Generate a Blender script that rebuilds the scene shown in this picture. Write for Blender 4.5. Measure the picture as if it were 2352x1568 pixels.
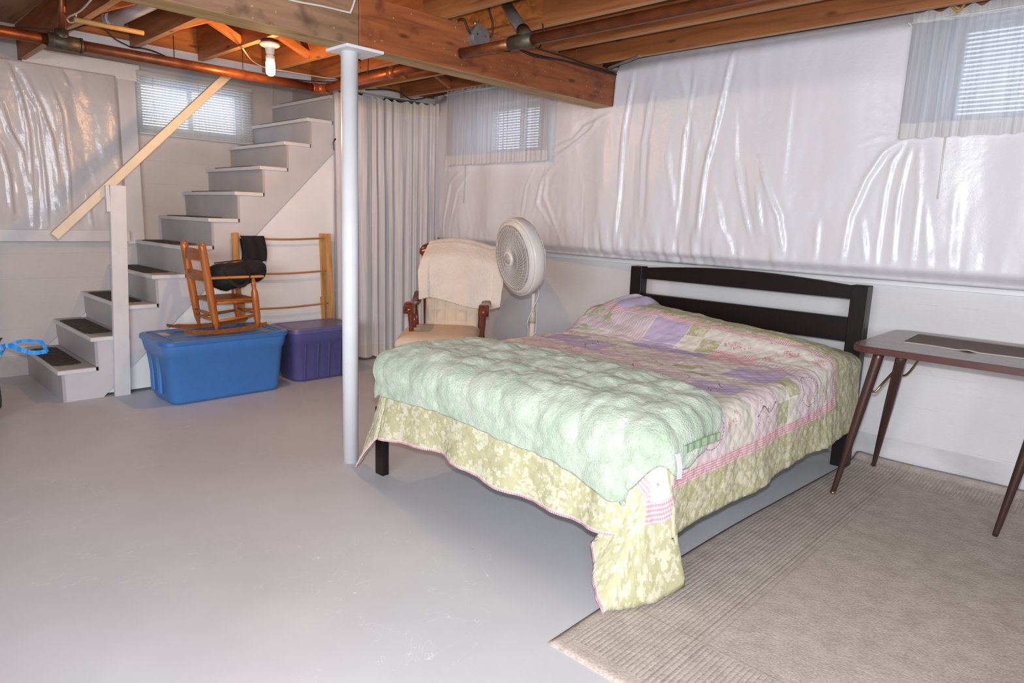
import bpy, bmesh, math, random
import numpy as np
from mathutils import Vector, Matrix
random.seed(7)
RNG = np.random.default_rng(5)
for o in list(bpy.data.objects): bpy.data.objects.remove(o)
SC = bpy.context.scene
COL = SC.collection
PI = math.pi

# ------------------------------------------------------------------ camera
# world: camera over the origin, +X along the bed wall (to the right), +Y towards the bed wall, +Z up, metres
FPX = 1546.757
wv = np.array([1.64002688, .695316673, -.532767159]); wa = np.linalg.norm(wv); wk = wv / wa
KK = np.array([[0, -wk[2], wk[1]], [wk[2], 0, -wk[0]], [-wk[1], wk[0], 0]])
RR = np.eye(3) + math.sin(wa) * KK + (1 - math.cos(wa)) * KK @ KK       # rows: right, down, forward
EYE = np.array([0, 0, 1.33])
def at(px, py, ax, v):
    """point where the line of sight of a photo pixel meets the plane coordinate[ax] = v"""
    d = RR.T @ np.array([(px - 1176) / FPX, (py - 784) / FPX, 1.0])
    return EYE + (v - EYE[ax]) / d[ax] * d
cam = bpy.data.objects.new('camera', bpy.data.cameras.new('camera')); COL.objects.link(cam)
cam.data.sensor_width = 36; cam.data.lens = FPX / 2352 * 36; cam.data.clip_start = .02
M = np.eye(4); M[:3, 0] = RR[0]; M[:3, 1] = -RR[1]; M[:3, 2] = -RR[2]; M[:3, 3] = EYE
cam.matrix_world = Matrix(M.tolist())
SC.camera = cam

# ------------------------------------------------------------------ sky, flash, exposure
wd = bpy.data.worlds.new('world'); SC.world = wd; wd.use_nodes = True
wd.node_tree.nodes['Background'].inputs[0].default_value = (.72, .82, 1, 1)
wd.node_tree.nodes['Background'].inputs[1].default_value = 5.0
fl = bpy.data.lights.new('camera_flash', 'SPOT'); fl.energy = 205; fl.shadow_soft_size = .022; fl.color = (.93, .965, 1)
fl.spot_size = math.radians(112); fl.spot_blend = .55
flo = bpy.data.objects.new('camera_flash', fl); COL.objects.link(flo)
flo.matrix_world = Matrix(M.tolist()); flo.location = EYE + RR[0] * .012 - RR[1] * .10 + RR[2] * .02
al = bpy.data.lights.new('added_fill', 'AREA'); al.shape = 'RECTANGLE'; al.size = 3.6; al.size_y = 1.5; al.energy = 215; al.color = (.90, .95, 1)  # soft fill added behind the camera for even brightness, no actual lamp
alo = bpy.data.objects.new('added_fill', al); COL.objects.link(alo); alo.location = (.9, -2.6, 1.75)
alo.rotation_euler = (Vector((-2.2, 3.2, .7)) - Vector(alo.location)).to_track_quat('-Z', 'Y').to_euler()
SC.view_settings.view_transform = 'Standard'; SC.view_settings.look = 'None'
SC.view_settings.gamma = 1; SC.view_settings.use_curve_mapping = False
SC.view_settings.exposure = 0.19

# ------------------------------------------------------------------ helpers
def lin(c):
    return tuple(((x / 255) / 12.92 if x / 255 <= .04045 else ((x / 255 + .055) / 1.055) ** 2.4) for x in c) + (1,)
class NT:
    def __init__(s, m): s.t = m.node_tree; s.b = s.t.nodes['Principled BSDF']
    def n(s, typ, **kw):
        nd = s.t.nodes.new(typ)
        for k, v in kw.items():
            if k.startswith('i_'):
                key = k[2:]; key = int(key) if key.isdigit() else key
                nd.inputs[key].default_value = v
            else: setattr(nd, k, v)
        return nd
    def l(s, a, b): s.t.links.new(a, b)
    def ramp(s, fac, stops):
        r = s.n('ShaderNodeValToRGB'); e = r.color_ramp.elements
        e[0].position, e[0].color = stops[0]; e[1].position, e[1].color = stops[-1]
        for p, c in stops[1:-1]:
            x = e.new(p); x.color = c
        s.l(fac, r.inputs[0]); return r.outputs[0]
    def mapped(s, coord='Object', scale=(1, 1, 1), uv=None):
        if uv: src = s.n('ShaderNodeUVMap', uv_map=uv).outputs[0]
        else: src = s.n('ShaderNodeTexCoord').outputs[coord]
        mp = s.n('ShaderNodeMapping'); mp.inputs['Scale'].default_value = scale; s.l(src, mp.inputs[0]); return mp.outputs[0]
    def mix(s, fac, a, b, mode='MIX'):
        m = s.n('ShaderNodeMix', data_type='RGBA', blend_type=mode)
        for i, v in ((0, fac), (6, a), (7, b)):
            if hasattr(v, 'type') and hasattr(v, 'links'): s.l(v, m.inputs[i])
            else: m.inputs[i].default_value = v
        return m.outputs[2]
    def math(s, op, a, b=0.0):
        m = s.n('ShaderNodeMath', operation=op)
        for i, v in ((0, a), (1, b)):
            if hasattr(v, 'links'): s.l(v, m.inputs[i])
            else: m.inputs[i].default_value = v
        return m.outputs[0]
    def bump(s, h, strength=.3, dist=.01, nrm=None):
        b = s.n('ShaderNodeBump'); b.inputs['Strength'].default_value = strength; b.inputs['Distance'].default_value = dist
        s.l(h, b.inputs['Height'])
        if nrm is not None: s.l(nrm, b.inputs['Normal'])
        return b.outputs[0]
def newmat(name, rough=.6, **kw):
    m = bpy.data.materials.new(name); m.use_nodes = True; t = NT(m)
    t.b.inputs['Roughness'].default_value = rough
    for k, v in kw.items(): t.b.inputs[k.replace('_', ' ')].default_value = v
    return m, t
def plain(name, c, rough=.6, var=.12, scale=8, bump=0, bscale=60, **kw):
    m, t = newmat(name, rough, **kw)
    v = t.mapped(scale=(1, 1, 1))
    n = t.n('ShaderNodeTexNoise', i_Scale=scale, i_Detail=4.0); t.l(v, n.inputs['Vector'])
    c0 = lin(c); d = tuple(x * (1 - var) for x in c0[:3]) + (1,); e = tuple(min(1, x * (1 + var)) for x in c0[:3]) + (1,)
    t.l(t.ramp(n.outputs[0], [(.3, d), (.7, e)]), t.b.inputs['Base Color'])
    if bump:
        n2 = t.n('ShaderNodeTexNoise', i_Scale=bscale, i_Detail=3.0); t.l(v, n2.inputs['Vector'])
        t.l(t.bump(n2.outputs[0], bump, .004), t.b.inputs['Normal'])
    return m
def wood(name, c, c2, axis=0, rough=.55, scale=1.0, knots=True, spots=False, **kw):
    m, t = newmat(name, rough, **kw)
    s = [14 * scale] * 3; s[axis] = 1.1 * scale
    v = t.mapped(scale=tuple(s))
    info = t.n('ShaderNodeObjectInfo')
    add = t.n('ShaderNodeVectorMath', operation='ADD'); t.l(v, add.inputs[0])
    cb = t.n('ShaderNodeCombineXYZ'); r7 = t.math('MULTIPLY', info.outputs['Random'], 37.0)
    for i in range(3): t.l(r7, cb.inputs[i])
    t.l(cb.outputs[0], add.inputs[1])
    n = t.n('ShaderNodeTexNoise', i_Scale=1.6, i_Detail=6.0, i_Distortion=.8); t.l(add.outputs[0], n.inputs['Vector'])
    colr = t.ramp(n.outputs[0], [(.25, lin(c2)), (.5, lin(c)), (.8, lin([min(255, x * 1.16) for x in c]))])
    if knots:
        s2 = [9.0] * 3; s2[axis] = 3.0
        v2 = t.mapped(scale=tuple(s2)); a2 = t.n('ShaderNodeVectorMath', operation='ADD'); t.l(v2, a2.inputs[0]); t.l(cb.outputs[0], a2.inputs[1])
        vo = t.n('ShaderNodeTexVoronoi', i_Scale=1.0); t.l(a2.outputs[0], vo.inputs['Vector'])
        k = t.ramp(vo.outputs['Distance'], [(.05, (.8, .8, .8, 1)), (.13, (0, 0, 0, 1))])
        colr = t.mix(k, colr, lin([x * .55 for x in c2]))
    if spots:
        v3 = t.mapped(scale=(1, 1, 1)); vo = t.n('ShaderNodeTexVoronoi', i_Scale=26.0); t.l(v3, vo.inputs['Vector'])
        k = t.ramp(vo.outputs['Distance'], [(.05, (1, 1, 1, 1)), (.12, (0, 0, 0, 1))])
        colr = t.mix(t.math('MULTIPLY', k, .6), colr, lin((225, 190, 150)))
        n4 = t.n('ShaderNodeTexNoise', i_Scale=9.0, i_Detail=5.0); t.l(v3, n4.inputs['Vector'])
        colr = t.mix(t.ramp(n4.outputs[0], [(.55, (0, 0, 0, 1)), (.72, (.6, .6, .6, 1))]), colr, lin([x * .55 for x in c2]))
    t.l(colr, t.b.inputs['Base Color'])
    t.l(t.bump(n.outputs[0], .25, .003), t.b.inputs['Normal'])
    return m
def link(name, me, mat=None, parent=None):
    o = bpy.data.objects.new(name, me); COL.objects.link(o)
    if mat is not None:
        for mm in (mat if isinstance(mat, (list, tuple)) else [mat]): me.materials.append(mm)
    if parent is not None: o.parent = parent
    return o
def frombm(name, bm, mat=None, parent=None, smooth=False):
    me = bpy.data.meshes.new(name); bm.normal_update(); bm.to_mesh(me); bm.free()
    if smooth: me.polygons.foreach_set('use_smooth', [True] * len(me.polygons))
    return link(name, me, mat, parent)
def empty(name, loc, rz=0):
    o = bpy.data.objects.new(name, None); COL.objects.link(o); o.location = loc; o.rotation_euler = (0, 0, rz)
    o.empty_display_size = .1; return o
def tag(o, label=None, cat=None, group=None, kind=None):
    for k, v in (('label', label), ('category', cat), ('group', group), ('kind', kind)):
        if v: o[k] = v
    return o
def bx(bm, x0, x1, y0, y1, z0, z1, bev=0, mi=0):
    r = bmesh.ops.create_cube(bm, size=1)
    vs = r['verts']
    for v in vs:
        v.co = Vector((x0 + (v.co.x + .5) * (x1 - x0), y0 + (v.co.y + .5) * (y1 - y0), z0 + (v.co.z + .5) * (z1 - z0)))
    fs = {f for v in vs for f in v.link_faces}
    for f in fs: f.material_index = mi
    if bev:
        es = list({e for v in vs for e in v.link_edges})
        bmesh.ops.bevel(bm, geom=es, offset=bev, segments=2, affect='EDGES', profile=.5)
    return vs
def box(name, b, mat, parent=None, bev=0):
    bm = bmesh.new(); bx(bm, *b, bev=bev); return frombm(name, bm, mat, parent)
def beam_between(name, a, b, w, h, mat, parent=None, up=(0, 0, 1), bev=.003):
    """square timber from a to b; h measured along 'up'"""
    a = Vector(a); b = Vector(b); d = (b - a); L = d.length; d.normalize()
    u = Vector(up); s = d.cross(u).normalized(); u = s.cross(d).normalized()
    bm = bmesh.new(); vs = bx(bm, -L / 2, L / 2, -w / 2, w / 2, -h / 2, h / 2, bev=bev)
    mt = Matrix((d, s, u)).transposed().to_4x4(); mt.translation = (a + b) / 2
    bmesh.ops.transform(bm, matrix=mt, verts=bm.verts); return frombm(name, bm, mat, parent)
def smooth_path(pts, n=6):
    P = [Vector(p) for p in pts]
    if len(P) < 3 or n <= 1: return P
    out = []
    for i in range(len(P) - 1):
        p0 = P[max(i - 1, 0)]; p1 = P[i]; p2 = P[i + 1]; p3 = P[min(i + 2, len(P) - 1)]
        for k in range(n):
            t = k / n
            out.append(.5 * ((2 * p1) + (-p0 + p2) * t + (2 * p0 - 5 * p1 + 4 * p2 - p3) * t * t + (-p0 + 3 * p1 - 3 * p2 + p3) * t ** 3))
    out.append(P[-1]); return out
def tube_bm(bm, pts, r, seg=8, n=6, rads=None, caps=True, flat=1.0):
    P = smooth_path(pts, n); N = len(P)
    if rads is not None:
        src = np.linspace(0, 1, len(rads)); R = np.interp(np.linspace(0, 1, N), src, rads)
    else: R = [r] * N
    t0 = (P[1] - P[0]).normalized()
    nrm = t0.orthogonal().normalized()
    rings = []
    for i in range(N):
        t = (P[min(i + 1, N - 1)] - P[max(i - 1, 0)]).normalized()
        nrm = (nrm - t * nrm.dot(t))
        if nrm.length < 1e-6: nrm = t.orthogonal()
        nrm.normalize(); bn = t.cross(nrm)
        rings.append([bm.verts.new(P[i] + (nrm * math.cos(2 * PI * k / seg) + bn * math.sin(2 * PI * k / seg) * flat) * R[i]) for k in range(seg)])
    for i in range(N - 1):
        for k in range(seg):
            f = bm.faces.new((rings[i][k], rings[i][(k + 1) % seg], rings[i + 1][(k + 1) % seg], rings[i + 1][k])); f.smooth = True
    if caps:
        bm.faces.new(rings[0][::-1]); bm.faces.new(rings[-1])
def tube(name, pts, r, mat, parent=None, seg=8, n=6, rads=None, flat=1.0):
    bm = bmesh.new(); tube_bm(bm, pts, r, seg, n, rads, flat=flat); return frombm(name, bm, mat, parent)
def ribbon(name, pts, w, mat, parent=None, th=.002, wdir=(0, 0, 1), n=6, wave=0):
    P = smooth_path(pts, n); bm = bmesh.new(); rows = []
    for i, p in enumerate(P):
        t = (P[min(i + 1, len(P) - 1)] - P[max(i - 1, 0)]).normalized(); wd_ = Vector(wdir); wd_ = (wd_ - t * wd_.dot(t)).normalized(); nn = t.cross(wd_)
        q = p + nn * wave * math.sin(i * 1.7)
        rows.append([bm.verts.new(q + wd_ * sx * w / 2 + nn * sy * th / 2) for sx, sy in ((-1, -1), (1, -1), (1, 1), (-1, 1))])
    for i in range(len(rows) - 1):
        for k in range(4): bm.faces.new((rows[i][k], rows[i][(k + 1) % 4], rows[i + 1][(k + 1) % 4], rows[i + 1][k]))
    bm.faces.new(rows[0][::-1]); bm.faces.new(rows[-1]); return frombm(name, bm, mat, parent)
def lathe_bm(bm, prof, seg=20, mt=None):
    """prof: list of (radius, z)"""
    rings = []; new = []
    for r, z in prof:
        if r < 1e-5:
            v = bm.verts.new((0, 0, z)); rings.append([v]); new.append(v)
        else:
            ring = [bm.verts.new((r * math.cos(2 * PI * k / seg), r * math.sin(2 * PI * k / seg), z)) for k in range(seg)]
            rings.append(ring); new += ring
    for a, b in zip(rings[:-1], rings[1:]):
        for k in range(seg):
            k2 = (k + 1) % seg
            if len(a) == 1 and len(b) == 1: continue
            if len(a) == 1: f = bm.faces.new((a[0], b[k2], b[k]))
            elif len(b) == 1: f = bm.faces.new((a[k], a[k2], b[0]))
            else: f = bm.faces.new((a[k], a[k2], b[k2], b[k]))
            f.smooth = True
    if len(rings[0]) > 1: bm.faces.new(rings[0][::-1])
    if len(rings[-1]) > 1: bm.faces.new(rings[-1])
    if mt is not None: bmesh.ops.transform(bm, matrix=mt, verts=new)
def align(p, d):
    """matrix taking +Z to direction d, origin to p"""
    q = Vector((0, 0, 1)).rotation_difference(Vector(d).normalized()); m = q.to_matrix().to_4x4(); m.translation = Vector(p); return m
def lathe(name, prof, mat, parent=None, seg=20, mt=None):
    bm = bmesh.new(); lathe_bm(bm, prof, seg, mt); bmesh.ops.recalc_face_normals(bm, faces=bm.faces); return frombm(name, bm, mat, parent)
def turned(name, a, b, prof, mat, parent=None, seg=12):
    """turned rod from a to b; prof = [(t, radius)]"""
    a = Vector(a); b = Vector(b); L = (b - a).length
    return lathe(name, [(r, t * L) for t, r in prof], mat, parent, seg, align(a, b - a))
def prism(name, poly, axis, c0, c1, mat, parent=None, bev=0):
    """extrude polygon (2 coords of the other axes) along axis"""
    bm = bmesh.new()
    def P(p, c):
        q = list(p); q.insert(axis, c); return Vector(q)
    a = [bm.verts.new(P(p, c0)) for p in poly]; b = [bm.verts.new(P(p, c1)) for p in poly]
    bm.faces.new(a); bm.faces.new(b[::-1])
    for i in range(len(poly)): bm.faces.new((a[i], b[i], b[(i + 1) % len(poly)], a[(i + 1) % len(poly)]))
    bmesh.ops.recalc_face_normals(bm, faces=bm.faces)
    if bev: bmesh.ops.bevel(bm, geom=list(bm.edges), offset=bev, segments=2, affect='EDGES')
    bmesh.ops.triangulate(bm, faces=[f for f in bm.faces if len(f.verts) > 4])
    return frombm(name, bm, mat, parent)
def gridmesh(name, V, mats, parent=None, keep=None, mi=None, uvs=None, smooth=True):
    """V: (n,m,3) array; keep/mi: (n-1,m-1) arrays; uvs: dict name -> (n-1,m-1,4,2) or (n,m,2)"""
    n, m = V.shape[:2]; idx = np.arange(n * m).reshape(n, m)
    F = np.stack([idx[:-1, :-1], idx[1:, :-1], idx[1:, 1:], idx[:-1, 1:]], -1)
    k = np.ones(F.shape[:2], bool) if keep is None else keep
    me = bpy.data.meshes.new(name); me.from_pydata(V.reshape(-1, 3).tolist(), [], F[k].tolist())
    if uvs:
        for nm, U in uvs.items():
            lay = me.uv_layers.new(name=nm)
            if U.ndim == 3: C = np.stack([U[:-1, :-1], U[1:, :-1], U[1:, 1:], U[:-1, 1:]], 2)
            else: C = U
            lay.data.foreach_set('uv', C[k].reshape(-1).astype(np.float32))
    o = link(name, me, mats, parent)
    if mi is not None: me.polygons.foreach_set('material_index', mi[k].astype(np.int32))
    if smooth: me.polygons.foreach_set('use_smooth', np.ones(len(me.polygons), bool))
    return o
def solid(o, th, off=-1):
    md = o.modifiers.new('thick', 'SOLIDIFY'); md.thickness = th; md.offset = off; return o
def sstep(a, b, x):
    t = np.clip((x - a) / (b - a), 0, 1); return t * t * (3 - 2 * t)
def vnoise(x, y, s, seed=0):
    """smooth value noise on arrays"""
    r = np.random.default_rng(seed).random((64, 64)); X = x / s; Y = y / s
    xi = np.floor(X).astype(int); yi = np.floor(Y).astype(int); fx = X - xi; fy = Y - yi; fx = fx * fx * (3 - 2 * fx); fy = fy * fy * (3 - 2 * fy)
    g = lambda a, b: r[a % 64, b % 64]
    return (g(xi, yi) * (1 - fx) + g(xi + 1, yi) * fx) * (1 - fy) + (g(xi, yi + 1) * (1 - fx) + g(xi + 1, yi + 1) * fx) * fy - .5
def seg_dist(X, Z, pl):
    """distance and signed side to a polyline in the X,Z plane, plus position along 0..1"""
    best = np.full(X.shape, 9.0); side = np.zeros(X.shape); tt = np.zeros(X.shape); n = len(pl) - 1
    for i in range(n):
        ax, az = pl[i]; bx_, bz = pl[i + 1]; dx, dz = bx_ - ax, bz - az; L2 = dx * dx + dz * dz
        t = np.clip(((X - ax) * dx + (Z - az) * dz) / L2, 0, 1); ex = X - ax - t * dx; ez = Z - az - t * dz
        d = np.hypot(ex, ez); m = d < best; best[m] = d[m]; side[m] = np.sign(dx * ez - dz * ex)[m]; tt[m] = ((i + t) / n)[m]
    return best, side, tt

# ------------------------------------------------------------------ materials
def wall_mat(name, c):
    m, t = newmat(name, .6)
    v = t.mapped(scale=(1, 1, 1)); n = t.n('ShaderNodeTexNoise', i_Scale=2.2, i_Detail=5.0); t.l(v, n.inputs['Vector'])
    col = t.ramp(n.outputs[0], [(.3, lin([x * .96 for x in c])), (.7, lin(c))])
    v2 = t.mapped(scale=(1.2, 1.2, 9)); n2 = t.n('ShaderNodeTexNoise', i_Scale=2.0, i_Detail=8.0, i_Roughness=.7); t.l(v2, n2.inputs['Vector'])
    col = t.mix(t.ramp(n2.outputs[0], [(.66, (0, 0, 0, 1)), (.74, (.55, .55, .55, 1))]), col, lin([x * .72 for x in c]))
    sp = t.n('ShaderNodeSeparateXYZ'); t.l(t.n('ShaderNodeTexCoord').outputs['Object'], sp.inputs[0])
    w = t.math('FRACT', t.math('MULTIPLY', t.math('ADD', sp.outputs[2], .02), 5.2))
    ln = t.math('MULTIPLY', t.math('LESS_THAN', w, .012), t.math('GREATER_THAN', n.outputs[0], .54))
    col = t.mix(t.math('MULTIPLY', ln, .28), col, lin([x * .6 for x in c]))
    nd = t.n('ShaderNodeTexNoise', i_Scale=3.0, i_Detail=6.0); t.l(v, nd.inputs['Vector'])
    dirt = t.math('MULTIPLY', t.ramp(nd.outputs[0], [(.45, (0, 0, 0, 1)), (.7, (.5, .5, .5, 1))]), t.math('LESS_THAN', sp.outputs[2], .16))
    col = t.mix(dirt, col, lin([x * .7 for x in c]))
    t.l(col, t.b.inputs['Base Color'])
    n3 = t.n('ShaderNodeTexNoise', i_Scale=30.0, i_Detail=6.0); t.l(v, n3.inputs['Vector'])
    t.l(t.bump(t.math('ADD', n3.outputs[0], t.math('MULTIPLY', n2.outputs[0], 2.0)), .35, .006), t.b.inputs['Normal'])
    return m
M_WALL = wall_mat('painted_concrete', (222, 220, 222))
M_WALL2 = wall_mat('painted_concrete_old', (205, 198, 196))
M_WHITE = plain('white_painted_wood', (216, 213, 215), .5, .05, 6, .15, 25)
M_WHITE_B = plain('white_painted_board', (236, 235, 236), .45, .03, 5, .1, 20)
M_GREYP = plain('grey_painted_wood', (176, 173, 175), .5, .06, 5, .12, 30)
M_TREAD = plain('grey_tread_paint', (178, 170, 168), .5, .08, 9, .12, 30)
def floor_mat():
    m, t = newmat('painted_floor', .42)
    v = t.mapped(scale=(1, 1, 1)); n = t.n('ShaderNodeTexNoise', i_Scale=1.1, i_Detail=6.0, i_Roughness=.6); t.l(v, n.inputs['Vector'])
    col = t.ramp(n.outputs[0], [(.3, lin((196, 196, 201))), (.7, lin((210, 211, 217)))])
    v2 = t.mapped(scale=(1.6, .7, 1)); n2 = t.n('ShaderNodeTexNoise', i_Scale=2.4, i_Detail=3.0, i_Distortion=2.5); t.l(v2, n2.inputs['Vector'])
    n3 = t.n('ShaderNodeTexNoise', i_Scale=1.3, i_Detail=2.0); t.l(v, n3.inputs['Vector'])
    ln = t.math('LESS_THAN', t.math('ABSOLUTE', t.math('SUBTRACT', n2.outputs[0], .5)), .0016)
    ln = t.math('MULTIPLY', ln, t.math('GREATER_THAN', n3.outputs[0], .52))
    col = t.mix(t.math('MULTIPLY', ln, .6), col, lin((238, 238, 240)))
    vo = t.n('ShaderNodeTexVoronoi', i_Scale=5.0); t.l(v, vo.inputs['Vector'])
    col = t.mix(t.math('MULTIPLY', t.math('LESS_THAN', vo.outputs['Distance'], .016), .5), col, lin((70, 68, 70)))
    t.l(col, t.b.inputs['Base Color'])
    nb = t.n('ShaderNodeTexNoise', i_Scale=7.0, i_Detail=5.0); t.l(v, nb.inputs['Vector'])
    t.l(t.bump(nb.outputs[0], .1, .01), t.b.inputs['Normal'])
    t.l(t.ramp(n.outputs[0], [(.3, (.52, .52, .52, 1)), (.7, (.42, .42, .42, 1))]), t.b.inputs['Roughness'])
    return m
M_FLOOR = floor_mat()
JC, JC2 = (150, 92, 52), (112, 60, 30)
M_JOIST = wood('joist_wood', JC, JC2, 0)
M_JEDGE = wood('joist_underside_wood', (176, 134, 90), (140, 98, 60), 0)  # paler wood for the joist faces that point down
M_JY = wood('blocking_wood', (168, 104, 52), (128, 72, 34), 1)
M_BEAM = wood('beam_wood', (150, 84, 46), (112, 56, 28), 1, spots=True)
M_BEAM2 = wood('beam_wood_grey', (142, 108, 84), (104, 76, 58), 1, spots=True)
M_BEDGE = wood('beam_underside_wood', (172, 140, 92), (140, 106, 66), 1)  # lighter tone on the beam's bottom face
M_SUB = wood('subfloor_wood', (150, 104, 62), (110, 70, 40), 0)
M_COPPER = plain('copper', (124, 68, 38), .4, .35, 14, 0, Metallic=.5)
M_SOLDER = plain('solder_grey', (84, 74, 62), .5, .35, 30, 0, Metallic=.5)
M_GALV = plain('galvanised_steel', (165, 165, 170), .35, .15, 20, 0, Metallic=.8)
M_CABLE = plain('black_cable', (38, 34, 33), .6)
M_CABLEW = plain('white_cable', (205, 196, 184), .6)
M_POLE = plain('white_pole_paint', (226, 227, 232), .35, .03, 10, .1, 14)
def plastic_mat(name, c, rough=.26, sc=26):
    m, t = newmat(name, rough)
    t.b.inputs['Base Color'].default_value = lin(c); t.b.inputs['Specular IOR Level'].default_value = .65
    v = t.mapped(scale=(1, 1, 1)); n = t.n('ShaderNodeTexNoise', i_Scale=sc, i_Detail=4.0, i_Roughness=.6); t.l(v, n.inputs['Vector'])
    n2 = t.n('ShaderNodeTexNoise', i_Scale=5.0, i_Detail=3.0); t.l(v, n2.inputs['Vector'])
    t.l(t.bump(t.math('ADD', n.outputs[0], t.math('MULTIPLY', n2.outputs[0], 2.0)), .16, .010), t.b.inputs['Normal'])
    return m
M_SHEET = plastic_mat('white_plastic_sheet', (220, 219, 225), .34, 34)
M_DARKWOOD = wood('espresso_wood', (20, 9, 10), (14, 6, 7), 0, rough=.36, knots=False)
M_DARKWOODZ = wood('espresso_wood_post', (20, 9, 10), (14, 6, 7), 2, rough=.36, knots=False)
def fabric(name, c, rough=.9, sc=300, bump=.3, sheen=0, trans=0):
    m, t = newmat(name, rough); v = t.mapped(scale=(1, 1, 1))
    n = t.n('ShaderNodeTexNoise', i_Scale=sc, i_Detail=2.0); t.l(v, n.inputs['Vector'])
    n2 = t.n('ShaderNodeTexNoise', i_Scale=7.0, i_Detail=3.0); t.l(v, n2.inputs['Vector'])
    c0 = lin(c); t.l(t.ramp(n2.outputs[0], [(.3, tuple(x * .9 for x in c0[:3]) + (1,)), (.7, c0)]), t.b.inputs['Base Color'])
    t.l(t.bump(n.outputs[0], bump, .003), t.b.inputs['Normal'])
    if sheen: t.b.inputs['Sheen Weight'].default_value = sheen
    return m
def sheer(name, c, alpha=.55, trans=.4):
    m = bpy.data.materials.new(name); m.use_nodes = True; t = m.node_tree; N = t.nodes; N.clear()
    out = N.new('ShaderNodeOutputMaterial'); d = N.new('ShaderNodeBsdfDiffuse'); tr = N.new('ShaderNodeBsdfTranslucent'); tp = N.new('ShaderNodeBsdfTransparent')
    a = N.new('ShaderNodeMixShader'); b = N.new('ShaderNodeMixShader')
    tc = N.new('ShaderNodeTexCoord'); mp = N.new('ShaderNodeMapping'); mp.inputs['Scale'].default_value = (60, 60, 1.5)
    n = N.new('ShaderNodeTexNoise'); n.inputs['Scale'].default_value = 1.5; r = N.new('ShaderNodeValToRGB')
    r.color_ramp.elements[0].color = lin([x * .92 for x in c]); r.color_ramp.elements[1].color = lin(c); r.color_ramp.elements[0].position = .35; r.color_ramp.elements[1].position = .65
    L = t.links.new; L(tc.outputs['Object'], mp.inputs[0]); L(mp.outputs[0], n.inputs['Vector']); L(n.outputs[0], r.inputs[0]); L(r.outputs[0], d.inputs[0]); L(r.outputs[0], tr.inputs[0])
    a.inputs[0].default_value = trans; L(d.outputs[0], a.inputs[1]); L(tr.outputs[0], a.inputs[2])
    b.inputs[0].default_value = alpha; L(tp.outputs[0], b.inputs[1]); L(a.outputs[0], b.inputs[2]); L(b.outputs[0], out.inputs[0])
    return m
M_SHEER = sheer('sheer_voile', (226, 226, 230), .88, .6)
M_HEMF = sheer('sheer_hem', (232, 229, 228), .92, .3)
M_CURT = sheer('satin_curtain', (232, 228, 231), .985, .12)
M_CURTH = sheer('satin_curtain_heading', (228, 222, 214), .99, .1)
M_BLIND = plain('vinyl_slat', (214, 212, 208), .4, .02); M_SLAT = sheer('vinyl_slat_thin', (226, 226, 226), 1.0, .45)
M_VINYL = plain('vinyl_window_frame', (220, 220, 222), .4, .02)
def glass():
    m, t = newmat('window_glass', .02); t.b.inputs['Transmission Weight'].default_value = 1; t.b.inputs['IOR'].default_value = 1.1; return m
M_GLASS = glass()

# ------------------------------------------------------------------ setting
WY, BX = 4.225, -6.287          # bed wall plane, stair wall plane
JB, JT = 2.36, 2.60             # joist bottom / top
def multi(name, boxes, mat, kind='structure', parent=None):
    bm = bmesh.new()
    for b in boxes: bx(bm, *b)
    o = frombm(name, bm, mat, parent); 
    if kind: o['kind'] = kind
    return o
tag(box('floor', (-6.6, 3.4, -3.6, 4.6, -.1, 0), M_FLOOR), kind='structure')
W1 = (-4.60, -3.76, 1.90, 2.30)
W3 = (-.99, .25, 1.90, 2.42)
TOP = 3.7
multi('wall_right', [(-6.5, 3.4, WY, 4.5, 0, 1.9), (-6.5, W1[0], WY, 4.5, 1.9, TOP), (W1[0], W1[1], WY, 4.5, W1[3], TOP),
                     (W1[1], W3[0], WY, 4.5, 1.9, TOP), (W3[0], W3[1], WY, 4.5, W3[3], TOP), (W3[1], 3.4, WY, 4.5, 1.9, TOP)], M_WALL)
W2 = (2.00, 2.86, 1.97, 2.36)   # y0 y1 z0 z1
multi('wall_left', [(-6.5, BX, -3.6, WY, 0, W2[2]), (-6.5, BX, -3.6, W2[0], W2[2], TOP), (-6.5, BX, W2[1], WY, W2[2], TOP),
                    (-6.5, BX, W2[0], W2[1], W2[3], TOP)], M_WALL2)
multi('wall_front', [(-6.5, 3.4, -3.8, -3.6, 0, TOP)], M_WALL)
multi('wall_back', [(3.2, 3.4, -3.6, WY, 0, TOP)], M_WALL)
# ceiling: subfloor boards with the joists hung under them
ceil = tag(multi('ceiling', [(-5.18, 3.2, -3.6, WY, JT, JT + .03), (-6.287, -5.18, -3.6, 1.18, JT, JT + .03)], M_SUB), kind='structure')
multi('stairwell_lid', [(-6.287, -5.18, 1.18, WY, TOP - .03, TOP)], M_WHITE)      # unseen lid added over the stair opening to keep sky light out
multi('wall_stairwell', [(-5.18, -5.12, 1.18, WY, JT + .031, TOP), (-6.287, -5.18, 1.12, 1.18, JT + .031, TOP)], M_WHITE)
multi('trim_9', [(-6.6, 3.4, -3.9, 4.6, TOP, TOP + .05)], M_WHITE)
def joist(x0, x1, y, z0=JB):
    bm = bmesh.new(); bx(bm, x0, x1, y, y + .04, z0, JT - .001, bev=.002)
    for f in bm.faces: f.material_index = 1 if f.normal.z < -.5 else 0
    bm.normal_update()
    for f in bm.faces: f.material_index = 1 if f.normal.z < -.5 else 0
    return frombm('joist', bm, [M_JOIST, M_JEDGE], ceil)
RJ = [3.73, 3.30, 2.87, 2.43, 2.0, 1.57, 1.14, .71, .28, -.15, -.6, -1.05, -1.5, -2.0, -2.5, -3.0]
for y in RJ: joist(-3.10, 3.19, y)
LJ = [3.80, 3.345, 2.925, 2.515, 2.04, 1.60]
for y in LJ: joist(-5.167, -2.95, y)
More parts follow.
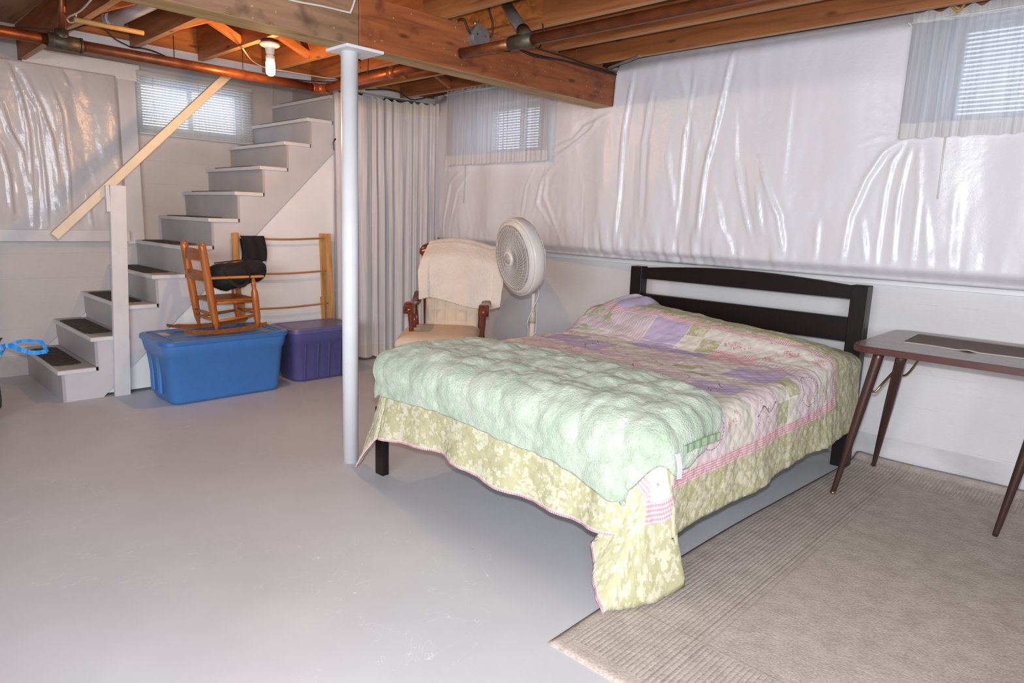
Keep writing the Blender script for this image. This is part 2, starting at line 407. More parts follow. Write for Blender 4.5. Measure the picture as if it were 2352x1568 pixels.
for y in (1.14, .72, .28, -.15, -.6, -1.05, -1.5, -2.0, -2.5, -3.0): joist(-6.28, -2.95, y + .043, JB - .005)
# pair of joists doubled with a packing board over the junction box, and blocking
box('blocking', (-2.14, -2.10, 2.045, 2.425, 2.37, 2.59), M_JY, ceil)
box('blocking', (-3.60, -2.62, 2.83, 2.868, 2.40, 2.59), M_JY, ceil)
# cross bridging between the stair-side joists
YL = sorted(LJ)
for i in range(len(YL) - 1):
    a, b = YL[i] + .04, YL[i + 1]
    for X0 in (-4.42,):
        beam_between('brace', (X0, a, JB + .03), (X0, b, JT - .03), .038, .05, M_JY, ceil)
        beam_between('brace', (X0 - .05, a, JT - .03), (X0 - .05, b, JB + .03), .038, .05, M_JY, ceil)
beam_between('brace', (-4.42, 1.223, JB + .03), (-4.42, 1.6, JT - .03), .038, .05, M_JY, ceil)
# stair opening trimmer and other trims
tag(box('trim_1', (-5.27, -5.168, 1.225, WY - .02, JB - .005, JB + .045), M_WHITE), kind='structure')
tag(box('trim_10', (-5.26, -5.18, 1.225, WY - .02, JB + .046, JT), M_JY), kind='structure')
tag(box('trim_3', (-6.28, -6.235, 1.20, 1.99, 2.325, 2.45), M_WHITE_B), kind='structure')    # header board above the sheeting
tag(box('trim_4', (-6.28, -6.235, 1.825, 1.95, 1.02, 2.325), M_WHITE), kind='structure')     # stud beside the window
tag(box('trim_5', (-6.28, -6.19, -3.5, 1.825, 1.04, 1.125), M_WHITE), kind='structure')      # ledge under the sheeting
tag(box('trim_6', (-6.0, 3.19, 4.195, WY - .001, 1.035, 1.15), M_WHITE_B), kind='structure')   # ledge on the bed wall
tag(box('trim_7', (-6.2, 3.19, 4.10, WY - .002, 2.44, 2.60), M_JOIST), kind='structure')   # rim board

# beam: two lengths butted over the steel post
def beam(y0, y1, mat, label):
    bm = bmesh.new(); bx(bm, -3.095, -2.94, y0, y1, 2.118, JB - .001, bev=.004); bm.normal_update()
    for f in bm.faces: f.material_index = 1 if f.normal.z < -.5 else 0
    o = frombm('support_beam', bm, [mat, M_BEDGE]); return tag(o, label, 'beam')
beam(1.925, 4.04, M_BEAM, 'orange-brown knotty timber beam running from the white steel post to the plastic covered wall')
beam(-3.55, 1.921, M_BEAM2, 'greyish brown timber beam running from the white steel post toward the viewer, top left')

# windows
def window(name, ax, fr, y_in, y_out):
    """frame, sash divider and pane in an opening. ax='y': opening in the bed wall (fr=x0,x1,z0,z1), ax='x': stair wall"""
    a0, a1, z0, z1 = fr; f = .035
    root = empty(name, ((a0 + a1) / 2, y_in, z0) if ax == 'y' else (y_in, (a0 + a1) / 2, z0)); root['kind'] = 'structure'
    def B(nm, p0, p1, q0, q1, r0, r1, m):
        b = (p0, p1, r0, r1, q0, q1) if ax == 'y' else (r0, r1, p0, p1, q0, q1)
        o = box(nm, b, m); o.parent = root; o.matrix_parent_inverse = Matrix.Translation(-root.location); return o
    lo, hi = sorted((y_in, y_out))
    B('window_frame', a0, a1, z0, z0 + f, lo, hi, M_VINYL); B('window_frame', a0, a1, z1 - f, z1, lo, hi, M_VINYL)
    B('window_frame', a0, a0 + f, z0 + f, z1 - f, lo, hi, M_VINYL); B('window_frame', a1 - f, a1, z0 + f, z1 - f, lo, hi, M_VINYL)
    mid = (a0 + a1) / 2; B('window_mullion', mid - .02, mid + .02, z0 + f, z1 - f, lo + .01, hi - .01, M_VINYL)
    c = (lo + hi) / 2
    B('window_pane', a0 + f, mid - .02, z0 + f, z1 - f, c - .002, c + .002, M_GLASS); B('window_pane', mid + .02, a1 - f, z0 + f, z1 - f, c - .002, c + .002, M_GLASS)
    return root
window('window_1', 'y', W1, 4.36, 4.42)
window('window_2', 'x', W2, -6.42, -6.36)
window('window_3', 'y', W3, 4.36, 4.42)
# mini blinds: every slat a part
def blind(ax, c, a0, a1, z0, z1, label, tilt=58, wand=None, sgn=1):
    """ax: axis along which slats run; c = coordinate of the slat line on the other axis; room side = sgn"""
    root = empty('mini_blind', (0, 0, 0)); tag(root, label, 'blind')
    def B(nm, q0, q1, r0, r1, s0, s1, m, bev=0):
        b = (q0, q1, r0, r1, s0, s1) if ax == 0 else (r0, r1, q0, q1, s0, s1)
        return box(nm, b, m, root, bev)
    B('headrail', a0, a1, c - .018, c + .018, z1 - .03, z1, M_BLIND, .003)
    B('bottom_rail', a0, a1, c - .014, c + .014, z0, z0 + .014, M_BLIND, .003)
    me = bpy.data.meshes.new('slat'); w = .0125; t = math.radians(tilt); L = a1 - a0
    vs = []; 
    for s in (0, 1):
        for k in (-1, 0, 1):
            u = k * w; h = .0016 if k == 0 else 0
            vs.append((s * L, sgn * u * math.cos(t), -u * math.sin(t) + h))
    if ax == 1: vs = [(y, x, z) for x, y, z in vs]
    me.from_pydata(vs, [], [(0, 1, 4, 3), (1, 2, 5, 4)]); me.materials.append(M_SLAT)
    n = int((z1 - z0 - .05) / .0205)
    for i in range(n):
        o = bpy.data.objects.new('slat', me); COL.objects.link(o); o.parent = root
        z = z0 + .026 + i * (z1 - z0 - .06) / max(1, n - 1)
        o.location = (a0, c, z) if ax == 0 else (c, a0, z)
    for f_ in (.12, .5, .88):
        q = a0 + f_ * L; p = [(q, c + sgn * .013, z1 - .03), (q, c + sgn * .013, z0)] if ax == 0 else [(c + sgn * .013, q, z1 - .03), (c + sgn * .013, q, z0)]
        tube('ladder_cord', p, .0012, M_BLIND, root, 4, 1)
    if wand:
        tube('wand', wand, .005, M_BLIND, root, 6, 1)
    return root
blind(1, -6.225, 1.962, 2.925, 1.915, 2.41, 'white mini blind over the small window above the stairs', 50, sgn=1)
blind(0, 4.20, W1[0] + .01, W1[1] - .01, 1.86, 2.33, 'white mini blind behind the sheer curtain near the tall curtain', 40, sgn=-1,
      wand=[(-4.52, 4.02, 1.80), (-4.53, 4.02, 1.45)])
blind(0, 4.20, W3[0] + .01, W3[1] - .01, 1.86, 2.44, 'white mini blind behind the sheer curtain at the top right', 40, sgn=-1,
      wand=[tuple(at(2172, 312, 1, 3.96)), tuple(at(2153, 457, 1, 3.96))])

# ------------------------------------------------------------------ plastic sheeting with folds
def creases(plane_ax, plane_v, lst):
    out = []
    for pts, amp, w in lst:
        q = [at(x, y, plane_ax, plane_v) for x, y in pts]
        out.append(([(p[0] if plane_ax == 1 else p[1], p[2]) for p in q], amp, w))
    return out
def fold_field(U, Z, cr):
    h = np.zeros(U.shape)
    for pl, amp, w in cr:
        d, s, t = seg_dist(U, Z, pl)
        env = np.sin(np.clip(t, .02, .98) * PI) ** .5
        w = w * .62; k = .75 + .5 * vnoise(U, Z, .09, 17)
        h += amp * .60 * env * k * (np.exp(-np.abs(d / w) ** 1.4) - .5 * np.exp(-((d - 2.0 * w) / (1.6 * w)) ** 2) * (s > 0))
    return h
crA = creases(1, 3.98, [
    ([(1456, 165), (1432, 300), (1420, 470), (1410, 575)], .040, .016), ([(1500, 200), (1476, 330), (1470, 520)], .022, .02),
    ([(1597, 175), (1572, 320), (1562, 420), (1545, 585)], .038, .016), ([(1684, 115), (1655, 250), (1622, 390), (1600, 590)], .045, .018),
    ([(1690, 235), (1688, 360), (1702, 450), (1730, 570)], .032, .02), ([(1745, 360), (1765, 430), (1790, 500), (1800, 590)], .035, .02),
    ([(1555, 150), (1585, 240), (1600, 330), (1580, 520)], .018, .03), ([(1530, 330), (1545, 440), (1560, 590)], .02, .03),
    ([(1263, 362), (1300, 340), (1352, 300), (1370, 280)], .030, .02), ([(1262, 340), (1310, 322), (1340, 290), (1400, 262)], .026, .018),
    ([(1275, 375), (1245, 400), (1238, 450), (1290, 570)], .028, .025), ([(1258, 385), (1230, 420), (1222, 470), (1262, 530)], .025, .02),
    ([(1245, 385), (1232, 420), (1210, 500)], .02, .012), ([(1218, 380), (1195, 430), (1185, 500)], .028, .012),
    ([(1055, 388), (1020, 420), (1003, 500), (1000, 540)], .03, .02), ([(1070, 390), (1040, 440), (1020, 520)], .02, .018),
    ([(1055, 240), (1020, 300), (1000, 400)], .02, .03), ([(1335, 420), (1330, 590)], .012, .008),
    ([(2072, 322), (2030, 350), (1990, 410), (1950, 500), (1935, 590)], .042, .022), ([(2078, 328), (2050, 370), (2032, 440), (2010, 610)], .03, .015),
    ([(2092, 335), (2075, 400), (2062, 460), (2050, 600)], .034, .016), ([(2112, 330), (2112, 460), (2095, 600)], .03, .016), ([(2120, 335), (2125, 470), (2135, 620)], .015, .02),
    ([(2072, 300), (2020, 290), (1985, 275)], .02, .012), ([(2074, 285), (2040, 262), (2000, 250)], .014, .012), ([(2070, 312), (2020, 316), (1970, 330)], .018, .012),
    ([(2075, 265), (2055, 240), (2030, 225)], .012, .012), ([(1825, 170), (1810, 300), (1800, 420)], .010, .02), ([(1480, 125), (1700, 95), (2100, 35)], .02, .018),
    ([(1370, 575), (1440, 585), (1560, 600), (1700, 608)], .02, .02), ([(2200, 420), (2180, 610)], .014, .03), ([(1740, 420), (1752, 540)], .022, .016),
    ([(1640, 420), (1660, 520), (1690, 600)], .02, .02), ([(1880, 500), (1870, 600)], .02, .02), ([(1980, 500), (1990, 610)], .02, .02)])
xs = np.arange(-5.12, 1.9, .0115); zs = np.arange(1.075, 2.4401, .0115)
U, Z = np.meshgrid(xs, zs, indexing='ij')
base = 4.055 - .07 * sstep(-3.9, -2.9, U) + 0 * Z
base += .11 * sstep(-4.75, -5.12, U)
tuck = .055 * (1 - sstep(1.08, 1.15, Z)) + .05 * sstep(2.33, 2.44, Z)
bat = .03 * (.5 + .5 * np.cos(2 * PI * (U + .1) / .41)) * sstep(1.08, 1.3, Z) * (1 - sstep(2.1, 2.4, Z)) * (.5 + vnoise(U, Z, .7, 3))
gather = (vnoise(U + .15 * np.sin(Z * 3), Z, .09, 1) * 0 + vnoise(U + .05 * Z, Z * .12, .035, 2)) * .012 * (sstep(-3.2, -2.9, U) * (1 - sstep(-1.9, -1.6, U)) + .45)
gather *= (.35 + sstep(1.5, 1.1, Z) * 1.0)
fine = .010 * np.abs(vnoise(U + .25 * Z, Z * .22, .05, 15)) + .007 * np.abs(vnoise(U - .35 * Z, Z * .3, .07, 16)) + .003 * vnoise(U, Z, .03, 18)
Yv = base + tuck - bat - gather - fold_field(U, Z, crA) - .016 * vnoise(U, Z, .3, 9) - fine * (.3 + .5 * (1 - sstep(1.2, 1.8, Z))) * (1 - .6 * sstep(-1.6, -1.2, U))
# hollows where the sheet turns in to the windows
for (a0, a1, z0, z1) in ((W1[0], W1[1], W1[2], W1[3]), (W3[0], W3[1], W3[2] , W3[3])):
    dd = np.maximum.reduce([a0 - U, U - a1, z0 - Z, np.zeros(U.shape) - 1])
    Yv += .09 * (1 - sstep(-.01, .10, dd))
Yv = np.minimum(Yv, 4.19)
hole = np.zeros(U.shape, bool)
for (a0, a1, z0, z1) in (W1, W3): hole |= (U > a0) & (U < a1) & (Z > z0) & (Z < z1 + .2)
keep = ~(hole[:-1, :-1] & hole[1:, 1:])
# notch round the beam end
nb = (U > -3.105) & (U < -2.93) & (Z > 2.113); keep &= ~(nb[:-1, :-1] & nb[1:, 1:])
Yv += .0
o = solid(gridmesh('plastic_sheeting', np.stack([U, Yv, Z], -1), M_SHEET, keep=keep), .0012, 1)
tag(o, 'glossy creased white plastic sheeting over the insulation along the bed wall', 'plastic sheeting')
crB = creases(0, -6.2, [
    ([(20, 150), (48, 220), (66, 300), (74, 400), (80, 520)], .035, .02), ([(0, 230), (22, 300), (52, 350), (70, 440)], .03, .02), ([(55, 165), (95, 250), (120, 320), (138, 420)], .022, .018),
    ([(80, 230), (90, 300), (105, 420), (112, 520)], .03, .014), ([(110, 180), (140, 260), (158, 400), (165, 520)], .015, .014), ([(0, 330), (20, 400), (30, 500)], .025, .02),
    ([(40, 170), (60, 215), (82, 250)], .018, .014), ([(200, 440), (215, 520)], .016, .014), ([(140, 160), (160, 200)], .012, .02), ([(85, 360), (88, 520)], .02, .01)])
ys = np.arange(.2, 1.84, .0115); zs = np.arange(1.12, 2.35, .0115); U, Z = np.meshgrid(ys, zs, indexing='ij')
h = .03 + .02 * (.5 + .5 * np.cos(2 * PI * (U - .1) / .42)) * sstep(1.13, 1.3, Z) * (1 - sstep(2.1, 2.34, Z)) + 1.7 * fold_field(U, Z, crB) + .005 * np.abs(vnoise(U + .3 * Z, Z * .25, .045, 13)) + .012 * vnoise(U, Z * .3, .06, 12) * .6 + .012 * vnoise(U, Z, .3, 4)
h *= (1 - .8 * sstep(1.79, 1.83, U))
o = solid(gridmesh('plastic_sheeting', np.stack([-6.25 + np.maximum(h, .003), U, Z], -1), plastic_mat('white_plastic_sheet_aged', (208, 203, 205), .24, 30)), .0012, 1)
tag(o, 'creased white plastic sheeting panel on the stair wall behind the handrail', 'plastic sheeting')

# ------------------------------------------------------------------ curtains
def pleated(name, path, zt, zb, n_pl, amp, mats, label, group=None, nz=40, per=10, head=.06, hem=.07, seed=1, flare=1.0, drop=None):
    """path: list of (x,y); hung cloth with pleats"""
    P = smooth_path([(x, y, 0) for x, y in path], 8); L = [0]
    for a, b in zip(P[:-1], P[1:]): L.append(L[-1] + (b - a).length)
    n = n_pl * per; t = np.linspace(0, 1, n); X = np.interp(t * L[-1], L, [p.x for p in P]); Y = np.interp(t * L[-1], L, [p.y for p in P])
    dx = np.gradient(X); dy = np.gradient(Y); l = np.hypot(dx, dy); nx, ny = -dy / l, dx / l
    r = np.random.default_rng(seed); ph = 2 * PI * (t * n_pl + .35 * np.interp(t, np.linspace(0, 1, n_pl), r.normal(0, .9, n_pl)))
    am = amp * (1 + .75 * np.interp(t, np.linspace(0, 1, n_pl), r.normal(0, .6, n_pl)))
    z = np.concatenate([[0, head * .5, head], np.linspace(head, zt - zb, nz)[1:]])
    V = np.zeros((n, len(z), 3))
    for j, d in enumerate(z):
        k = sstep(0, .5, d / (zt - zb)); a = am * (.55 + flare * .7 * k)
        sh = np.sin(ph + .5 * k * np.sin(t * 17)); sec = .3 * np.sin(ph * 2.3 + 1.3 * k * 3)
        off = a * (sh + sec * k)
        V[:, j, 0] = X + nx * off; V[:, j, 1] = Y + ny * off
        zz = zt - d
        if j == 0: zz = zt + .012 * np.sin(ph * 1.0)
        if drop is not None: zz = zz + drop(t) * (1 - d / (zt - zb))
        if j > 3: V[:, j, 0] += nx * amp * .6 * vnoise(t * 9, t * 0 + d, .8, 91 + seed); V[:, j, 1] += ny * amp * .6 * vnoise(t * 9, t * 0 + d, .8, 91 + seed)
        V[:, j, 2] = zz + .004 * np.sin(ph) * (j == len(z) - 1)
    mi = np.zeros((n - 1, len(z) - 1), int); mi[:, :2] = 1
    mi[:, (zt - z[1:]) < zb + hem] = 1
    o = gridmesh(name, V, mats, mi=mi); return tag(o, label, 'curtain', group)
# long satin curtain closing off the space under the stairs
o = pleated('long_curtain', [(-5.20, 3.13), (-5.205, 3.5), (-5.17, 3.85), (-5.0, 4.12)], 2.33, .025, 12, .026, [M_CURT, M_CURTH],
            'floor length silvery white pleated curtain beside the stairs', nz=60, per=14, head=.10, hem=.075, seed=4)
for i, f in enumerate((.02, .5, .98)):
    pass
# flap of the curtain's near edge gathered at the top
for k in range(2): pass
pleated('sheer_curtain', [(-4.74, 3.985), (-4.2, 3.97), (tuple(at(1256, 370, 1, 3.955))[0], 3.955)], 2.40, 1.775, 26, .007, [M_SHEER, M_HEMF], 'short white sheer curtain on the small window left of the fan, under the beam',
        nz=16, per=8, head=.035, hem=.045, seed=2, flare=.5)
pleated('sheer_curtain', [(-1.10, 3.93), (-.8, 3.95), (.35, 3.95)], 2.40, 1.80, 15, .013, [M_SHEER, M_HEMF], 'short white sheer curtain with ruffled top at the upper right corner',
        nz=16, per=10, head=.05, hem=.045, seed=8, flare=.6)
for (a, b, z, yy, lab) in ((-4.75, -3.66, 2.372, 3.968, 'thin curtain rod carrying the left sheer curtain under the beam'), (-1.12, .37, 2.36, 3.945, 'thin curtain rod carrying the upper right sheer curtain')):
    bm = bmesh.new(); tube_bm(bm, [(a, yy, z), (b, yy, z)], .004, 6, 1)
    tube_bm(bm, [(a, yy, z), (a, yy + .09, z)], .004, 6, 1); tube_bm(bm, [(b, yy, z), (b, yy + .09, z)], .004, 6, 1)
    tag(frombm('curtain_rod', bm, M_WHITE_B), lab, 'curtain rod')

# ------------------------------------------------------------------ stairs
ST = tag(empty('staircase', (-5.75, 1.05, 0)), 'white and grey painted wooden staircase rising along the left wall', 'staircase')
def sub(o, root): o.parent = root; o.matrix_parent_inverse = Matrix.Translation(-Vector(root.location)) if not any(root.rotation_euler) else root.matrix_world.inverted(); return o
RISE, RUN, Z1, Y1 = .2075, .2082, .220, 1.045
NST = 14
for n in range(NST):
    zt = Z1 + RISE * n; yn = Y1 + RUN * n
    xo = -5.225 if n < 11 else -5.27
    sub(box('tread', (BX + .002, xo, yn, yn + RUN + .021, zt - .028, zt), M_WHITE, bev=.004), ST)
    sub(box('riser', (BX + .004, -5.236 if n < 11 else -5.27, yn + .022, yn + .040, (zt - RISE if n else .0), zt - .028), M_GREYP), ST)
# tread tops are greyer paint
for n in range(NST):
    zt = Z1 + RISE * n; yn = Y1 + RUN * n
    sub(box('tread_paint', (BX + .01, -5.24 if n < 11 else -5.28, yn + .012, yn + RUN + .018, zt, zt + .0012), M_TREAD), ST)
# sawtooth stringer facing
poly = [(1.31, 0), (1.067 + .018, 0)]
for n in range(11):
    zt = Z1 + RISE * n - .028; yn = Y1 + RUN * n + .040
    poly += [(yn, zt), (yn + RUN, zt)]
yl = Y1 + RUN * 11 + .04
poly = poly[:-1] + [(yl, Z1 + RISE * 10 - .028), (yl + .8, Z1 + RISE * 10 - .028 + .75), (yl + .8, (yl + .8 - 1.31) * .99)]
sub(prism('stringer', poly, 0, -5.256, -5.238, plain('stringer_paint', (200, 198, 202), .5, .05, 5, .12, 30)), ST)
poly2 = [(p[0], p[1]) for p in poly]; sub(prism('stringer', [(1.33, .01), (1.10, .01), (1.12, .15), (yl, Z1 + RISE * 10 - .2), (yl + .8, 2.88), (yl + .8, 2.5)], 0, BX + .006, BX + .03, M_WHITE), ST)
# board closing the triangle under the stringer
o = prism('wall_under_stairs', [(1.24, .02), (3.19, .02), (3.19, 1.96), ], 0, -5.270, -5.2562, M_WHITE_B)
tag(o, kind='structure')
tag(prism('trim_8', [(3.145, .02), (3.19, .02), (3.19, 1.90), (3.145, 1.86)], 0, -5.285, -5.2765, M_WHITE_B), kind='structure')
M_MAT = None
def mat_rubber():
    m, t = newmat('worn_rubber_mat', .8); v = t.mapped(scale=(3, 14, 1)); n = t.n('ShaderNodeTexNoise', i_Scale=4.0, i_Detail=7.0, i_Roughness=.7); t.l(v, n.inputs['Vector'])
    t.l(t.ramp(n.outputs[0], [(.4, lin((46, 43, 38))), (.62, lin((72, 70, 62))), (.75, lin((110, 110, 100)))]), t.b.inputs['Base Color'])
    t.l(t.bump(n.outputs[0], .5, .003), t.b.inputs['Normal']); return m
M_MAT = mat_rubber()
ordn = ['lowest', 'second', 'third', 'fourth', 'fifth', 'sixth', 'seventh', 'eighth', 'ninth', 'tenth', 'eleventh']
for n in range(11):
    zt = Z1 + RISE * n + .0014; yn = Y1 + RUN * n
    bm = bmesh.new(); vs = bx(bm, -6.14, -5.40, yn + .016, yn + .185, zt, zt + .006)
    es = [e for e in bm.edges if abs(e.verts[0].co.z - e.verts[1].co.z) > .003]
    bmesh.ops.bevel(bm, geom=es, offset=.022, segments=4, affect='EDGES')
    tag(frombm('stair_mat', bm, M_MAT), 'dark worn rubber mat on the %s stair tread%s' % (ordn[n], ' from the floor' if n else ''), 'stair mat', 'rubber mats on the stair treads')
# newel board with block, handrail
o = empty('newel_post', (-5.21, 1.42, 0)); tag(o, 'white painted board post standing beside the stairs, holding the handrail', 'post')
sub(prism('post_board', [(1.372, 0), (1.470, 0), (1.530, 1.462), (1.432, 1.462)], 0, -5.233, -5.196, M_WHITE, bev=.002), o)
sub(box('packing_block', (-5.232, -5.20, 1.405, 1.428, 1.285, 1.46), M_WHITE, bev=.002), o)
M_RAIL = plain('cream_painted_rail', (226, 208, 182), .5, .05, 8, .1, 30)
o = beam_between('handrail', (-5.262, 1.10, 1.115), (-5.262, 2.31, 2.335), .042, .058, M_RAIL, bev=.006)
tag(o, 'cream painted wooden handrail sloping up in front of the stairs', 'handrail')

# ------------------------------------------------------------------ pipes and wiring
o = empty('drain_pipe', (-4.56, 1.1, 2.2)); tag(o, 'copper drain pipe running under the joists beside the stairs and turning along them', 'pipe')
sub(tube('pipe_run', [(-4.56, -1.2, 2.205), (-4.56, 1.01, 2.205)], .030, M_COPPER, seg=14, n=1), o)
sub(tube('pipe_run', [(-4.56, 1.15, 2.202), (-4.565, 2.60, 2.2)], .030, M_COPPER, seg=14, n=1), o)
sub(tube('elbow', [(-4.565, 2.59, 2.2), (-4.56, 2.645, 2.2), (-4.52, 2.675, 2.2), (-4.47, 2.672, 2.2)], .036, M_COPPER, seg=14, n=5), o)
sub(tube('pipe_run', [(-4.48, 2.672, 2.2), (-3.07, 2.60, 2.2)], .030, M_COPPER, seg=14, n=1), o)
sub(tube('coupling', [(-3.68, 2.632, 2.2), (-3.60, 2.628, 2.2)], .034, M_COPPER, seg=14, n=1), o)
bm = bmesh.new(); tube_bm(bm, [(-4.56, 1.0, 2.205), (-4.56, 1.16, 2.202)], .040, 14, 1); tube_bm(bm, [(-4.56, 1.07, 2.2), (-4.555, 1.07, 2.27)], .034, 14, 1)
sub(frombm('tee_fitting', bm, M_SOLDER), o)
sub(tube('pipe_run', [(-4.556, 1.07, 2.25), (-4.50, 1.085, 2.59)], .02, M_COPPER, seg=12, n=1), o)
for p in ((-4.56, 1.02, 2.205), (-4.56, 1.155, 2.202)): sub(tube('solder_ring', [p, (p[0], p[1] + .012, p[2])], .0415, M_SOLDER, seg=14, n=1), o)
for y in (1.66, 2.09): sub(tube('hanger_wire', [(-4.56, y, 2.36), (-4.562, y, 2.18)], .003, M_CABLE, seg=6, n=1), o)
sub(tube('hanger_wire', [(-3.95, 2.66, 2.59), (-3.95, 2.645, 2.18)], .004, M_CABLE, seg=6, n=1), o)
o = empty('copper_pipe', (-2.8, 2.56, 2.17)); tag(o, 'open ended copper pipe running below the joists in front of the right beam', 'pipe')
e0 = at(1061, 122, 0, -2.83)
zc = e0[2]
sub(tube('pipe_run', [tuple(e0), (-2.47, e0[1] + .02, zc)], .026, M_COPPER, seg=14, n=1), o)
sub(tube('pipe_run', [(-2.36, e0[1] + .025, zc), (2.9, e0[1] + .12, zc)], .026, M_COPPER, seg=14, n=1), o)
bm = bmesh.new(); tube_bm(bm, [(-2.49, e0[1] + .02, zc), (-2.34, e0[1] + .025, zc)], .034, 14, 1); sub(frombm('tee_fitting', bm, M_SOLDER), o)
sub(tube('end_ring', [tuple(e0), (e0[0] - .006, e0[1], e0[2])], .0275, M_SOLDER, seg=14, n=1), o)
tj = at(1212, 88, 1, e0[1] + .03); tk = tj + (at(1150, -10, 2, 2.56) - tj)
sub(tube('branch_pipe', [tuple(tj), tuple(tk)], .029, M_GALV, seg=14, n=1), o)
sub(tube('branch_collar', [tuple(tj), tuple(tj + (tk - tj) * .16)], .034, M_SOLDER, seg=14, n=1), o)
# junction box
o = empty('junction_box', (-2.93, 2.68, 2.30)); tag(o, 'round galvanised junction box on the side of the beam above the pipe end', 'junction box')
q = at(1103, 86, 0, -2.90); oct_ = [(q[1] + .062 * math.cos(PI / 8 + k * PI / 4 * .5), q[2] + .062 * math.sin(PI / 8 + k * PI / 4 * .5)) for k in range(16)]
sub(prism('box_body', oct_, 0, -2.939, -2.895, M_GALV, bev=.002), o)
sub(prism('cover_plate', [(q[1] + (a - q[1]) * 1.04, q[2] + (b - q[2]) * 1.04) for a, b in oct_], 0, -2.895, -2.890, M_GALV, bev=.001), o)
for s in (-1, 1): sub(lathe('screw', [(.006, 0), (.004, .003), (0, .004)], M_SOLDER, seg=8, mt=align((-2.890, q[1] + s * .03, q[2] + .01), (1, 0, 0))), o)
sub(tube('clamp', [(-2.925, q[1] - .02, q[2] + .06), (-2.92, q[1] - .02, q[2] + .085)], .008, M_GALV, seg=8, n=1), o)
def cable(pts, r, label, mat=M_CABLE):
    """pts: list of (px,py,axis,value)"""
    return tag(tube('cable', [tuple(at(*p)) for p in pts], r, mat, seg=6, n=5), label, 'cable')
cable([(1087, 84, 0, -2.915), (1076, 70, 0, -2.91), (1068, 48, 0, -2.92), (1060, 44, 0, -2.93), (1052, 47, 0, -2.936)], .006, 'short black cable arching out of the left side of the round junction box')
cable([(1122, 86, 0, -2.905), (1131, 78, 0, -2.88), (1131, 50, 0, -2.86), (1124, 25, 0, -2.86), (1122, 4, 0, -2.86), (1122, -12, 0, -2.86)], .006, 'black cable rising from the right side of the round junction box')
cable([(1178, 103, 0, -2.931), (1225, 128, 0, -2.931), (1290, 138, 0, -2.931), (1340, 152, 0, -2.931), (1412, 171, 0, -2.931), (1432, 170, 0, -2.925), (1448, 150, 0, -2.88), (1455, 130, 0, -2.80)], .0065,
      'thick black cable stapled along the upper side of the right beam')
cable([(1232, 111, 0, -2.933), (1300, 131, 0, -2.931), (1345, 147, 0, -2.931), (1410, 167, 0, -2.931)], .005, 'second black cable running just above the thick one on the right beam')
cable([(1136, 112, 0, -2.935), (1165, 118, 0, -2.935), (1190, 113, 0, -2.935), (1220, 122, 0, -2.935), (1285, 137, 0, -2.935)], .0035, 'thin black wire sagging beneath the pipe end on the beam')
cable([(1246, 55, 2, 2.355), (1248, 68, 2, 2.34), (1247, 92, 2, 2.30), (1240, 108, 0, -2.93), (1232, 112, 0, -2.93)], .005, 'black cable dropping past the copper pipe fitting to the right beam')
cable([(600, -30, 0, -2.932), (665, -1, 0, -2.932), (740, 14, 0, -2.932), (800, 28, 0, -2.932), (806, 26, 0, -2.932), (815, 0, 0, -2.932), (817, -20, 0, -2.932)], .005, 'white wire stapled to the left beam near the steel post', M_CABLEW)
cable([(-20, 62, 2, 2.33), (60, 64, 2, 2.33), (115, 68, 2, 2.33), (150, 72, 2, 2.33), (200, 57, 2, 2.345), (238, 62, 2, 2.35), (262, 88, 2, 2.34), (300, 108, 2, 2.33)], .004, 'black cable sagging across the joists at the upper left')
cable([(300, 108, 2, 2.33), (345, 115, 2, 2.32), (415, 142, 2, 2.32), (520, 162, 2, 2.33), (640, 178, 2, 2.33), (735, 188, 2, 2.33), (800, 186, 2, 2.33)], .005, 'dark cable running beside the stair opening above the drain pipe')
cable([(840, 206, 2, 2.33), (905, 207, 2, 2.31), (945, 228, 2, 2.29), (985, 222, 2, 2.31), (1020, 213, 2, 2.33)], .005, 'black cable drooping above the long curtain')
cable([(558, 112, 2, 2.32), (580, 140, 2, 2.34), (612, 156, 2, 2.34), (660, 164, 2, 2.34), (730, 176, 2, 2.35), (775, 182, 2, 2.36)], .004, 'white cable passing behind the light bulb', M_CABLEW)
cable([(625, 192, 0, -6.27), (626, 238, 0, -6.27), (624, 248, 0, -6.26), (640, 246, 0, -6.2), (700, 236, 0, -5.75), (750, 225, 0, -5.3)], .005, 'white wire clipped under the nosing of an upper stair', M_CABLEW)
cable([(212, -4, 2, 2.345), (185, 25, 2, 2.345), (156, 40, 2, 2.34), (158, 50, 2, 2.34), (170, 50, 2, 2.34), (175, 34, 2, 2.36)], .005, 'white looped cable at the upper left corner beside the dark joist', M_CABLEW)
cable([(2158, -20, 1, 3.88), (2178, 5, 1, 3.88), (2200, 25, 1, 3.88), (2216, 8, 1, 3.88), (2232, -15, 1, 3.88)], .006, 'yellow cable hanging below the joist at the upper right', plain('yellow_cable', (190, 150, 50), .5))
cable([(1395, 157, 2, 2.352), (1440, 140, 2, 2.352), (1470, 128, 2, 2.352)], .009, 'grey cable end tucked above the right beam beside the plastic', plain('grey_cable', (130, 124, 118), .5))
tag(tube('wooden_pole', [tuple(at(170, 45, 2, 2.335)), tuple(at(330, 76, 2, 2.335))], .014, wood('dowel_wood', (200, 160, 100), (170, 126, 70), 1, knots=False), seg=10, n=1), 'round wooden pole fixed under the joists at the upper left', 'pole')
a, b = Vector(at(262, 45, 2, 2.47)), Vector(at(370, -8, 2, 2.47))
o = empty('vent_pipe', a); tag(o, 'fat white plastic pipe with elbow lying between joists at the upper left', 'pipe')
M_PVC = plain('white_pvc', (200, 198, 204), .4, .03)
sub(tube('pipe_run', [a, b], .045, M_PVC, seg=18, n=1), o)
